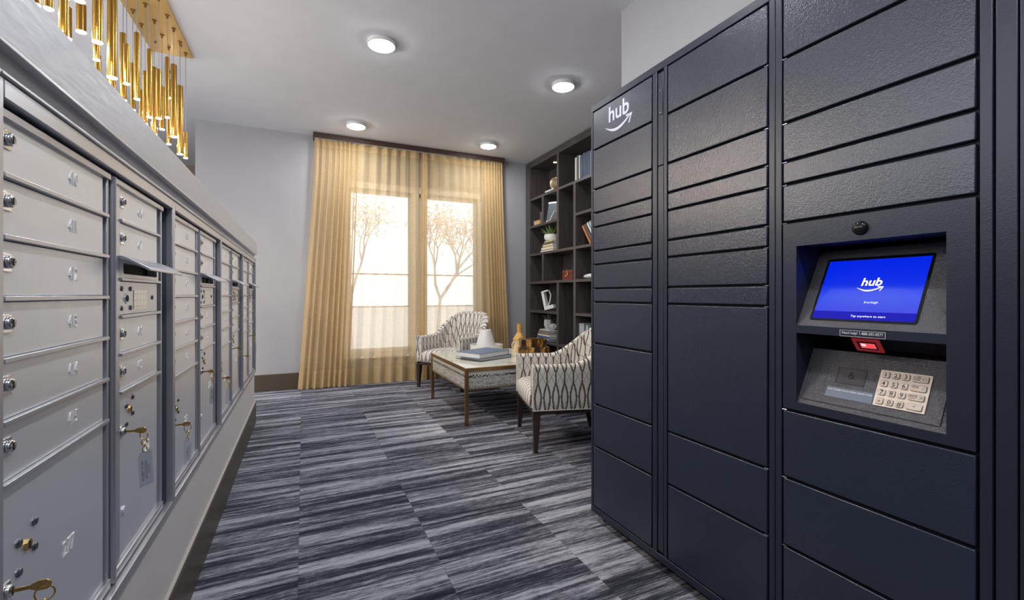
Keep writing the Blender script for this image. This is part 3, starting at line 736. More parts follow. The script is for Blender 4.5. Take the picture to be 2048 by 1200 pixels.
# keypad
k0 = dl(1760, 739.6); k1 = dl(1864.6, 753.5); k2 = dl(1855.4, 831.3); k3 = dl(1750.6, 811.9)
ks0, ks1 = (k0[0]+k3[0])/2, (k1[0]+k2[0])/2; kt1, kt0 = (k0[1]+k1[1])/2, (k2[1]+k3[1])/2
kw, kh = ks1-ks0, kt1-kt0
pad = MB().prism(rrect(ks0, kt0, ks1, kt1, .002), Od-o2, exd, ed, nd, .0022, .0042).obj('keypad', M_keypad, deck, bevel=.0006)
rows = [['1', '2', '3', 'ENTER'], ['4', '5', '6', 'CLEAR'], ['7', '8', '9', 'CANCEL'], ['*', '0', '#', '<']]
def PT(s_, t_, o=0): return Od-o2+exd*s_+ed*t_+nd*o
for r in range(4):
    for c in range(4):
        cxk = ks0+kw*(.13+.197*c if c < 3 else .795); cyk = kt1-kh*(.135+.243*r)
        hw = kw*(.075 if c < 3 else .150); hh = kh*.088
        b_k = MB().prism(rrect(cxk-hw, cyk-hh, cxk+hw, cyk+hh, hh*.45), Od-o2, exd, ed, nd, .0040, .0068).obj('key_button', M_keybtn, pad, bevel=.0010)
        g = rows[r][c]; m = MB()
        if c < 3: m.text(g, PT(cxk, cyk-hh*.62 if g != '*' else cyk-hh*1.0, .0070), exd, ed, nd, hh*1.25, bold=.01)
        elif r < 3:
            m.text(g, PT(cxk-hw*.40, cyk+hh*.05, .0070), exd, ed, nd, hh*.58, bold=.012, sx=.70)
            if r == 0: m.tube([PT(cxk+hw*.58+hh*.42*math.cos(a*PI/8), cyk+hh*.36*math.sin(a*PI/8), .0070) for a in range(16)], .0003, 6, True)
            if r == 1: m.tube([PT(cxk+hw*.75, cyk+hh*.45, .007), PT(cxk+hw*.42, cyk, .007), PT(cxk+hw*.75, cyk-hh*.45, .007)], .0003, 6)
            if r == 2:
                m.tube([PT(cxk+hw*.40, cyk+hh*.45, .007), PT(cxk+hw*.80, cyk-hh*.45, .007)], .0003, 6); m.tube([PT(cxk+hw*.80, cyk+hh*.45, .007), PT(cxk+hw*.40, cyk-hh*.45, .007)], .0003, 6)
        else: m.tube([PT(cxk+hw*.2, cyk+hh*.4, .007), PT(cxk-hw*.12, cyk, .007), PT(cxk+hw*.2, cyk-hh*.4, .007)], .0003, 6)
        m.obj('key_mark', M_ink, pad, smooth=0)
        if c == 3 and r < 3:
            MB().prism([(cxk-hw*.78, cyk-hh*.42), (cxk-hw*.05, cyk-hh*.42), (cxk-hw*.05, cyk-hh*.24), (cxk-hw*.78, cyk-hh*.24)], Od-o2, exd, ed, nd, .0068, .0070).obj('colour_bar', (M_ink, M_yel, M_redp)[r], pad)
# headphone jack pocket and sticker
j0, j1, j2, j3 = dl(1679.8, 736), dl(1731.9, 743), dl(1728, 770), dl(1674, 765)
js0, js1 = (j0[0]+j3[0])/2, (j1[0]+j2[0])/2; jt1, jt0 = (j0[1]+j1[1])/2, (j2[1]+j3[1])/2
jk = MB()
for a, b in (((js0-.003, jt0-.003), (js1+.003, jt0)), ((js0-.003, jt1), (js1+.003, jt1+.002)), ((js0-.003, jt0), (js0, jt1)), ((js1, jt0), (js1+.003, jt1))):
    jk.prism([a, (b[0], a[1]), b, (a[0], b[1])], Od-o2, exd, ed, nd, .0022, .0034)
jk = jk.obj('jack_bezel', M_navyS, deck, bevel=.0004)
MB().prism([(js0, jt0), (js1, jt0), (js1, jt1), (js0, jt1)], Od-o2, exd, ed, nd, .0022, .0026).obj('jack_pocket', M_jack, jk)
jc = PT((js0+js1)/2, (jt0+jt1)/2-.002, .003)
jm = MB(); jm.tube([jc+exd*(.0048*math.cos(a*PI/10))+ed*(.0048*math.sin(a*PI/10)) for a in range(20)], .0012, 8, True)
jm.tube([jc+ed*.008+exd*(.0036*math.cos(a*PI/10))+ed*(.0026*math.sin(a*PI/10)) for a in range(20)], .0007, 8, True); jm.obj('headphone_jack', M_jack, jk)
l0, l1, l2_, l3 = dl(1654.8, 771.7), dl(1747.5, 788), dl(1745, 809), dl(1651.7, 791.7)
ls0, ls1 = (l0[0]+l3[0])/2, (l1[0]+l2_[0])/2; lt1, lt0 = (l0[1]+l1[1])/2, (l2_[1]+l3[1])/2
st_ = MB().prism([(ls0, lt0), (ls1, lt0), (ls1, lt1), (ls0, lt1)], Od-o2, exd, ed, nd, .0022, .0027).obj('speech_sticker', M_stick, deck)
MB().text('Insert headphones to initiate speech mode', PT((ls0+ls1)/2, lt1-.0075, .0029), exd, ed, nd, .0042, sx=.93, bold=.012).obj('sticker_text', M_wtext, st_, smooth=0)
# barcode scanner window under the lintel
sa, sb = onX(1701.7, 678.5, 1.174), onX(1756.9, 683, 1.174)
yA, yB2 = sa.y, sb.y; Os = Vector((1.174, yA, 1-.1035)); ey_ = Vector((.026, 0, -.030)); hs = ey_.length; ey_.normalize(); ns = Vector((0, -1, 0)).cross(ey_).normalized()
if ns.x > 0: ns = -ns
sw_ = yA-yB2
def sf(a, b, c, d, t0_, t1_): return MB().prism([(a, b), (c, b), (c, d), (a, d)], Os-o2, (0, -1, 0), ey_, ns, t0_, t1_)
scn = sf(0, 0, sw_, hs, -.003, .0).obj('scanner_housing', P('scanner_frame_red', (.20, .02, .025), .4, Emission_Color=(1, .05, .08, 1), Emission_Strength=.10).m, kp)
sf(sw_*.16, hs*.2, sw_*.84, hs*.8, 0, .0012).obj('scanner_window', P('scanner_glass_dark', (.03, .005, .005), .1).m, scn)
sf(sw_*.26, hs*.3, sw_*.80, hs*.68, .0012, .0016).obj('scanner_light', M_red, scn)
sf(sw_*.30, hs*.34, sw_*.46, hs*.52, .0016, .0019).obj('scanner_beam', M_redhot, scn)

# ------------------------------------------------------------------ pendants under the gold plate
pl = thing('ceiling_plate', 'long gold leaf plate on the ceiling that carries the brass pendants', 'light fixture plate', (-.84, 3.0, CZ))
B((-.118, -2.6, -.014), (.122, .905, 0)).obj('plate', M_plate, pl, bevel=.002)
lb_ = MB()
for x, y in ((-.06, .74), (.085, .72), (-.06, .1), (.06, -.5)): lb_.lathe([(.0085, 0), (.0085, -.010), (.0001, -.010)], (x, y, -.014), 10)
lb_.obj('fixing_screw', M_rivet, pl)
ROW = {1: -.748, 2: -.835, 3: -.92}
pend = [(887, 930, 1115, 22, 1), (848, 605, 1088, 36, 1), (803, 455, 965, 38, 1), (757, 403, 828, 25, 1), (768, 825, 1017, 26, 2),
        (772, 560, 690, 24, 3), (720, 608, 912, 30, 2), (665, 475, 945, 37, 2), (697, 490, 834, 34, 1), (632, 347, 826, 27, 1), (601, 502, 872, 26, 2),
        (574, 635, 850, 28, 3), (543, 230, 698, 27, 1), (514, 447, 775, 22, 3), (446, 234, 705, 40, 2), (470, 310, 590, 26, 1),
        (368, -420, 547, 58, 1), (362, 330, 640, 50, 2), (265, -380, 296, 60, 1), (259, 60, 421, 38, 2), (268, 385, 520, 30, 3), (150, 30, 224, 58, 2), (140, -640, 5, 60, 1),
        (26, -560, 260, 56, 1), (58, 50, 270, 26, 3), (-80, -500, 60, 56, 1), (-170, -200, 30, 40, 2), (-290, -560, -60, 60, 1)]
words_ = {22: 'thinnest', 24: 'very thin'}
for i, (cx_, ty_, by_, w_, row) in enumerate(pend):
    px = 120+cx_/3.53; X = ROW[row]
    pt = onX(px, ty_/3.53, X); pbm = onX(px, by_/3.53, X); r = max(.012, w_/3.53/2*depth(pt)/F*.96)
    size = 'thin' if w_ < 30 else ('medium' if w_ < 45 else 'wide')
    rw = {1: 'front', 2: 'middle', 3: 'back'}[row]
    nth = sum(1 for k_, q in enumerate(pend[:i]) if q[4] == row)+1
    ordn = ['first', 'second', 'third', 'fourth', 'fifth', 'sixth', 'seventh', 'eighth', 'ninth', 'tenth', 'eleventh', 'twelfth', 'thirteenth', 'fourteenth'][nth-1]
    t = thing('pendant_light', '%s brass tube pendant, %s from the right in the %s row' % (size, ordn, rw), 'pendant light', (X, pt.y, pbm.z), group='brass tube pendants under the gold plate')
    h_ = pt.z-pbm.z
    MB().lathe([(r*.80, .004), (r*.80, .0), (r, 0), (r, h_-.003), (r-.003, h_), (.002, h_)], n=24, cap=False).obj('tube', M_brass, t)
    MB().lathe([(r*.97, -.0005), (r*.97, -.0025), (.0005, -.003)], n=20).obj('lens', M_pend, t)
    c = MB(); c.cyl((0, 0, h_-.001), (0, 0, CZ-.014-pbm.z), .0022, n=6); c.obj('cable', M_cable, t)
    c = MB(); c.lathe([(.012, 0), (.012, -.003), (.006, -.006), (.006, -.022), (.001, -.024)], (0, 0, CZ-.014-pbm.z), 12); c.obj('cable_grip', M_tbrass, t)

# ------------------------------------------------------------------ curtains
YC = 5.20
def curtain(x0, x1, xb0, xb1, n, stack, label, gx, seed):
    """x0..x1 top span, xb0..xb1 hem span; stack: list of (share of fabric, share of width) knots"""
    t = thing('curtain', label, 'curtain', ((x0+x1)/2, YC, .01))
    r = random.Random(seed); ph = [r.uniform(0, 6.28) for _ in range(6)]
    ztop, zbot = gx
    NU, NV = 300, 30
    def base(q):
        for (a0, b0), (a1, b1) in zip(stack[:-1], stack[1:]):
            if q <= a1: 
                u_ = (q-a0)/(a1-a0); return b0+(b1-b0)*u_, (b1-b0)/(a1-a0)
        return 1.0, 1.0
    def pos(q, v):     # v 0 top .. 1 bottom
        b, dens = base(q)
        X = (x0+(x1-x0)*b)*(1-v**1.3)+(xb0+(xb1-xb0)*b)*v**1.3
        a = 2*PI*n*q+1.3*math.sin(2*PI*2.3*q+ph[3])+1.1*math.sin(2*PI*1.7*q+ph[0])*v
        wave = math.sin(a); pile = max(0, 1-dens)
        amp = .030+.014*pile
        amp *= (.75+.5*v*(.5+.5*math.sin(5*q*PI+ph[1])))
        dx = math.sin(2*a)*(.004+.040*pile)*(.6+.4*v)
        Y = YC+amp*wave+.012*v*math.sin(3.1*2*PI*q+ph[2])
        zt = ztop(X); zb = zbot
        Z = zt+(zb-zt)*v
        return (X+dx-(x0+x1)/2, Y-YC, Z-.01)
    def seg(v0, v1, nv, name, mat, off=0.0, par=None):
        m = MB(); m.grid(lambda i, j: ((lambda p: (p[0], p[1]-off, p[2]))(pos(i/(NU-1), v0+(v1-v0)*j/(nv-1))),), NU, nv)
        return m.obj(name, mat, par, smooth=80)
    body = seg(0, .93, NV, 'panel', M_cur, 0, t); seg(.93, 1, 4, 'hem', M_hem, 0, t)
    seg(0, .028, 3, 'heading_tape', M_hem, .002, t)
    return t
ztop = lambda X: 2.655
cl0, cl1 = onY(629, 285, YC).x, onY(836, 300, YC).x
cb0, cb1 = onY(596, 775, YC).x, onY(833, 760, YC).x
cr1, crb = onY(1004, 325, YC).x, onY(1019, 745, YC).x
curtain(cl0, cl1+.02, cb0, cb1+.02, 14, [(0, 0), (.60, .40), (1, 1)], 'left gold sheer curtain panel, gathered at its left side', (ztop, .006), 2)
curtain(cl1+.045, cr1, cb1+.04, crb, 15, [(0, 0), (.12, .05), (.55, .76), (1, 1)], 'right gold sheer curtain panel, gathered at its right side', (ztop, .006), 5)
t = thing('curtain_board', 'dark wooden board on the ceiling above the gold curtains', 'curtain pelmet', ((cl0+cr1)/2, YC, CZ-.035))
hw = (cr1-cl0)/2+.012
B((-hw, -.055, -.022), (hw, -.043, .030)).obj('board', M_valance, t, bevel=.001)
B((-hw, -.043, -.022), (-hw+.01, .09, .030)).obj('end_cap', M_valance, t); B((hw-.01, -.043, -.022), (hw, .09, .030)).obj('end_cap', M_valance, t)
B((-hw+.011, -.010, -.020), (hw-.011, .010, -.006)).obj('track', M_white, t)

# ------------------------------------------------------------------ bookcase
XF, XK = 2.655, 2.94
yc = lambda px: onX(px, 500, XF).y
bc = thing('bookcase', 'tall dark wood built-in bookcase with irregular cubbies', 'bookcase', (XF, 5.27, 0))
def bb(a, b, name, mat, bev=.0012):
    m = MB(); m.box((a[0]-XF, a[1]-5.27, a[2]), (b[0]-XF, b[1]-5.27, b[2])); return m.obj(name, mat, bc, bevel=bev)
YN = 2.60; TH = .030
bb((XF, yc(1060), 0), (XK+.03, 5.27, CZ-.012), 'side_panel', M_caseV)
bb((XF, YN-.04, 0), (XK+.03, YN, CZ-.012), 'side_panel', M_caseV)
bb((XF+.002, YN, 2.625), (XK+.03, yc(1060), CZ-.012), 'top_rail', M_case)
bb((XF+.012, YN, 0), (XK+.03, yc(1060), .070), 'plinth', M_case)
bb((XK, YN, .070), (XK+.02, yc(1060), 2.625), 'back_panel', M_caseV)
SZ = [2.228, 1.877, 1.520, 1.164, .801, .430]          # shelf tops
Y1, Y2, Y3, Y4, Y5 = yc(1060), yc(1085), yc(1115), yc(1148.5), yc(1196)
def shelf(z, a, b): bb((XF+.001, b, z-TH), (XK, a, z), 'shelf', M_case)
def div(y, z0, z1): bb((XF+.0015, y-.022, z0), (XK, y+.022, z1), 'divider', M_caseV)
shelf(SZ[0], Y1, YN); shelf(SZ[2], Y1, YN); shelf(SZ[3], Y1, YN); shelf(SZ[5], Y1, YN)
shelf(SZ[1], Y1, Y3+.022); shelf(SZ[1], Y4-.022, YN); shelf(SZ[4], Y1, Y3+.022); shelf(SZ[4], Y4-.022, YN)
div(Y3, SZ[0], 2.625); div(Y2, SZ[1], SZ[0]-TH); div(Y3, SZ[2], SZ[0]-TH)
div(Y4, SZ[2], SZ[0]-TH); div(Y2, SZ[3], SZ[2]-TH); div(Y4, SZ[3], SZ[2]-TH); div(Y3, SZ[5], SZ[3]-TH); div(Y4, SZ[5], SZ[3]-TH)
div(Y3, .07, SZ[5]-TH); div(Y5, .07, SZ[5]-TH); div(3.3, .07, 2.2)
# puck light in the top cubby
t = thing('puck_light', 'small warm puck light under the top of the bookcase', 'shelf light', (2.79, onX(1110, 330, 2.79).y, 2.625))
MB().lathe([(.030, 0), (.030, -.012), (.022, -.014)], n=24, cap=False).obj('housing', M_tbrass, t)
MB().lathe([(.022, -.010), (.012, -.013), (.0005, -.014)], n=20).obj('lens', M_puck, t)

def cmat(c, r=.5): return P('book_cover', c, r).m
def book(x, y, z, size, cov, label, group, mode='flat', rz=0.0, tilt=0.0, name='book', spine='y'):
    """size = (length, width, thickness); flat: spine at -X; upright: stands on shelf, spine towards -X, tilt about X"""
    L_, W_, T_ = size
    t = thing(name, label, 'book', (x, y, z), rz, group)
    mc = cov if not isinstance(cov, tuple) else cmat(cov)
    M_ = Matrix.Identity(4)
    if mode == 'up': M_ = Matrix.Rotation(tilt, 4, 'X') @ Matrix(((0, 1, 0, 0), (0, 0, 1, 0), (1, 0, 0, 0), (0, 0, 0, 1)))  # x<-W, y<-T, z<-L
    c = .0028 if T_ > .015 else .0018
    m = MB(M_)
    if mode == 'up': m.box((0, 0, 0), (L_, W_, c)); m.box((0, 0, T_-c), (L_, W_, T_)); m.box((0, 0, 0), (L_, c, T_))
    else: m.box((-L_/2, -W_/2, 0), (L_/2, W_/2, c)); m.box((-L_/2, -W_/2, T_-c), (L_/2, W_/2, T_)); (m.box((-L_/2, W_/2-c, 0), (L_/2, W_/2, T_)) if spine == 'y' else m.box((-L_/2, -W_/2, 0), (-L_/2+c, W_/2, T_)))
    m.obj('cover', mc, t)
    m = MB(M_)
    if mode == 'up': m.box((.004, c, c), (L_-.004, W_-.004, T_-c))
    else: m.box((-L_/2+.003, -W_/2+.004, c), (L_/2-.004, W_/2-c-.001, T_-c))
    m.obj('pages', M_page, t)
    return t
YL = lambda px, X=2.70: onX(px, 500, X).y
# row 1: ornament and white stand on the left, blue upright books on the right
yy = YL(1103); t = thing('ornament_stand', 'white beaded stand under the gilt ornament on the top shelf', 'stand', (2.72, YL(1101), SZ[0]), group=None)
m = MB(); m.box((-.04, -.10, 0), (.06, .11, .012)); m.obj('tray', M_ceram, t, bevel=.003)
m = MB()
for k_ in range(9): m.lathe([(.001, 0), (.009, .004), (.011, .011), (.009, .018), (.001, .022)], (-.034, -.092+.023*k_, .012), 8, cap=False)
m.obj('beads', M_ceram, t)
t = thing('gilt_ornament', 'open gilt coil ornament on the white stand of the top shelf', 'ornament', (2.73, YL(1105.5), SZ[0]+.013))
m = MB(); rr = random.Random(4); m.box((-.03, -.04, 0), (.03, .04, .02))
for k_ in range(7):
    a = k_*PI/7; m.tube([Vector((math.cos(q)*.055*math.cos(a), math.cos(q)*.055*math.sin(a), .085+math.sin(q)*.068)) for q in [2*PI*i/16 for i in range(16)]], .006, 6, True)
m.obj('coil', M_goldorn, t)
cols = [(.62, .62, .40), (.05, .08, .15), (.62, .63, .62), (.03, .05, .10), (.04, .07, .13), (.06, .10, .18), (.04, .05, .09), (.10, .16, .26), (.03, .04, .08), (.05, .08, .14), (.55, .55, .55), (.03, .04, .07), (.05, .09, .16), (.25, .27, .3)]
y_ = YL(1149.5); k_ = 0
names_ = ['pale yellow', 'navy', 'silver grey', 'black', 'dark blue', 'slate blue', 'ink blue', 'steel blue', 'black-blue', 'deep blue', 'light grey', 'charcoal', 'marine blue', 'ash grey']
rr = random.Random(9)
for k_, c in enumerate(cols):
    th = rr.uniform(.028, .05); h_ = .27+.012*rr.uniform(-1, 1)
    y_ -= th+.003
    book(2.70, y_, SZ[0]+.001, (h_, .19, th), c, '%s upright book, %s from the left on the top shelf' % (names_[k_], ['first', 'second', 'third', 'fourth', 'fifth', 'sixth', 'seventh', 'eighth', 'ninth', 'tenth', 'eleventh', 'twelfth', 'thirteenth', 'fourteenth'][k_]), 'upright books on the top shelf', 'up')
# row 2
t = thing('wooden_block', 'small pale wooden box with a clasp in the second-row left cubby', 'box', (2.72, YL(1077.5), SZ[1]))
B((-.05, -.075, 0), (.05, .075, .045)).obj('box_body', P('pale_wood', (.55, .36, .18), .5).m, t, bevel=.003); B((-.053, -.077, .045), (.053, .077, .055)).obj('lid', P('pale_wood_lid', (.48, .30, .15), .5).m, t, bevel=.002)
t = thing('glass_tumbler', 'smoky glass tumbler on the small pale wooden box', 'glass', (2.72, YL(1081), SZ[1]+.0555))
MB().lathe([(.032, 0), (.038, .10), (.035, .10), (.030, .006), (.0005, .006)], n=20).obj('tumbler', P('smoky_glass', (.03, .03, .035), .1).m, t)
t = thing('picture_frame', 'silver picture frame leaning in the second-row cubby', 'picture frame', (2.73, YL(1104, 2.73), SZ[1]), math.radians(28))
m = MB(Matrix.Rotation(math.radians(8), 4, 'Y')); w_, h_ = .115, .255
for a, b in (((-w_, 0), (w_, .022)), ((-w_, h_-.022), (w_, h_)), ((-w_, .022), (-w_+.022, h_-.022)), ((w_-.022, .022), (w_, h_-.022))): m.box((0, a[0], a[1]), (.016, b[0], b[1]))
m.obj('frame', P('silver_frame', (.70, .71, .73), .4, .2).m, t, bevel=.002)
MB(Matrix.Rotation(math.radians(8), 4, 'Y')).box((.005, -w_+.02, .02), (.010, w_-.02, h_-.02)).obj('picture', P('grey_print', (.06, .08, .10), .45).m, t)
book(2.67, YL(1104, 2.70), SZ[1]+.002, (.14, .05, .014), (.7, .7, .68), 'white booklet leaning across the silver picture frame', None, 'up', 0, math.radians(48))
# row 3: flat stack with bowl plant; leaning books at right
zt = SZ[2]; ys = YL(1097)
for k_, (c, wl, th, nm) in enumerate((((.60, .58, .55), .31, .022, 'red-edged white'), ((.66, .58, .42), .29, .036, 'thick cream'), ((.66, .50, .30), .25, .030, 'tan'), ((.12, .12, .13), .24, .022, 'black'), ((.70, .62, .30), .20, .014, 'slim yellow'))):
    book(2.76, ys-.01*k_, zt+.0005, (.17, wl, th), c, '%s book lying in the stack under the succulent bowl' % nm, 'books stacked under the succulent bowl', 'flat', spine='x'); zt += th+.0005
t = thing('succulent_bowl', 'green succulent in a white bowl on stacked books', 'potted plant', (2.76, YL(1103, 2.76), zt+.001))
MB().lathe([(.045, 0), (.075, .012), (.092, .045), (.088, .085), (.080, .085), (.080, .070), (.0005, .068)], n=28).obj('bowl', M_ceram, t)
def spikes(par, n, l, w, z, mat, seed, spread=1.0):
    r = random.Random(seed); m = MB()
    for i in range(n):
        a = 2*PI*i/n*2.4+r.uniform(-.2, .2); e = r.uniform(.25, 1.25)*spread; d = Vector((math.cos(a)*math.sin(e), math.sin(a)*math.sin(e), math.cos(e))); ll = l*r.uniform(.75, 1.1)
        s_ = d.cross(Vector((0, 0, 1))).normalized()*w; n_ = s_.cross(d).normalized()*w*.45; b = Vector((math.cos(a), math.sin(a), 0))*.012+Vector((0, 0, z))
        q = b+d*ll*.45
        m.add([b+s_*.6, b-n_, b-s_*.6, b+n_, q+s_, q-n_*1.2, q-s_, q+n_*1.2, b+d*ll+Vector((0, 0, .01))], [(0, 1, 5, 4), (1, 2, 6, 5), (2, 3, 7, 6), (3, 0, 4, 7), (4, 5, 8), (5, 6, 8), (6, 7, 8), (7, 4, 8), (3, 2, 1, 0)])
    m.obj('leaves', mat, par)
spikes(t, 34, .15, .014, .075, M_leaf, 3, 1.05)
for k_, (c, nm) in enumerate((((.55, .20, .08), 'orange-edged'), ((.12, .11, .10), 'dark brown'), ((.72, .72, .70), 'white'), ((.45, .48, .50), 'pale grey'), ((.70, .70, .68), 'cream'), ((.05, .16, .07), 'green'))):
    book(2.70, YL(1182)-.050*k_, SZ[2]+.002+.026*math.sin(math.radians(36)), (.25+.012*k_, .19, .026), c, '%s book leaning left in the right-hand cubby' % nm, 'leaning books', 'up', 0, math.radians(-36))
# row 4: red box, shell
t = thing('red_box', 'oxblood red leather box with a round brass clasp', 'box', (2.76, YL(1134.5, 2.70), SZ[3]))
B((-.06, -.105, 0), (.06, .105, .072)).obj('body', M_redbox, t, bevel=.003); B((-.062, -.107, .074), (.062, .107, .112)).obj('lid', M_redbox, t, bevel=.004)
m = MB(); m.tube([Vector((-.067, .018*math.cos(a), .060+.024*math.sin(a))) for a in [2*PI*i/18 for i in range(18)]], .005, 8, True); m.box((-.066, -.010, .075), (-.060, .010, .112)); m.obj('clasp', M_key, t)
t = thing('shell_ornament', 'white shell ornament at the right edge of the bookcase', 'ornament', (2.72, YL(1181), SZ[3]))
MB().grid(lambda i, j: ((lambda a, b: (.05*math.cos(a)*math.sin(b), .12*math.sin(a)*math.sin(b)*(1+.2*math.cos(7*a)), .028+.028*math.cos(b)))(2*PI*i/24, PI*j/10),), 24, 11, True).obj('shell', M_ceram, t)
# row 5: white open frame sculpture
t = thing('white_sculpture', 'white tilted open-frame sculpture in the fifth-row cubby', 'sculpture', (2.72, YL(1101.5, 2.72), SZ[4]+.0), math.radians(25))
m = MB(Matrix.Rotation(math.radians(-13), 4, 'X'))
w_, h_ = .07, .235; zz = .022
for a, b in (((-w_, zz), (w_, zz+.045)), ((w_-.034, zz+.045), (w_, zz+h_)), ((-.03, zz+h_-.018), (w_, zz+h_))): m.box((-.03, a[0], a[1]), (.03, b[0], b[1]))
m.tube([(0, -.03, zz+h_-.01), (0, -.045, zz+h_*.72), (0, -.02, zz+h_*.45), (0, .02, zz+.05)], .008, 8)
m.obj('bent_frame', M_ceram, t, bevel=.004)
# row 6: stack, pot, stone
zt = SZ[5]+.001+.371-.371; zt = SZ[5]
ys = YL(1096, 2.74)
for k_, (c, wl, th, nm) in enumerate((((.06, .10, .22), .30, .020, 'navy'), ((.62, .62, .64), .31, .014, 'white'), ((.10, .16, .32), .31, .024, 'blue'), ((.70, .70, .70), .30, .026, 'thick white'), ((.42, .27, .13), .26, .022, 'brown'), ((.30, .31, .33), .27, .018, 'patterned grey'), ((.66, .66, .66), .24, .016, 'pale grey'))):
    book(2.76, ys-.006*k_, zt+.0005, (.19, wl, th), c, '%s book lying in the stack under the concrete pot' % nm, 'books stacked under the concrete pot', 'flat', spine='x'); zt += th+.0005
t = thing('potted_plant', 'spiky grey-green plant in a faceted concrete pot', 'potted plant', (2.75, YL(1096.5, 2.75), zt+.001))
MB().lathe([(.036, 0), (.056, .05), (.052, .115), (.044, .118), (.042, .105), (.0005, .10)], n=8).obj('pot', M_concrete, t, smooth=10)
spikes(t, 11, .11, .011, .105, M_leafD, 6, .8)
t = thing('stone_ornament', 'rough white stone on the books beside the concrete pot', 'ornament', (2.75, YL(1107.5, 2.75), zt+.001))
rr = random.Random(3); rad = [[1+.28*rr.uniform(-1, 1) for _ in range(8)] for _ in range(16)]
MB().grid(lambda i, j: ((lambda a, b, k: (.045*k*math.cos(a)*math.sin(b), .055*k*math.sin(a)*math.sin(b), .038+.038*math.cos(b)))(2*PI*i/16, PI*j/7, rad[i][j] if 0 < j < 7 else 1),), 16, 8, True).obj('stone', M_concrete, t, smooth=10)
# row 6 right cubby: upright books
y_ = YL(1157.5)
for k_, (c, nm) in enumerate((((.45, .46, .48), 'silver framed'), ((.12, .20, .24), 'teal'), ((.60, .62, .62), 'light grey'), ((.08, .20, .24), 'dark teal'), ((.75, .74, .70), 'white'), ((.70, .58, .42), 'tan'), ((.72, .72, .72), 'pale'))):
    th = (.10, .03, .035, .04, .03, .03, .05)[k_]; h_ = (.26, .25, .25, .255, .22, .20, .21)[k_]
    y_ -= th+.003
    book(2.70, y_, SZ[5]+.001, (h_, .18, th), c, '%s upright book in the lower right-hand cubby' % nm, 'upright books in the lower cubby', 'up')

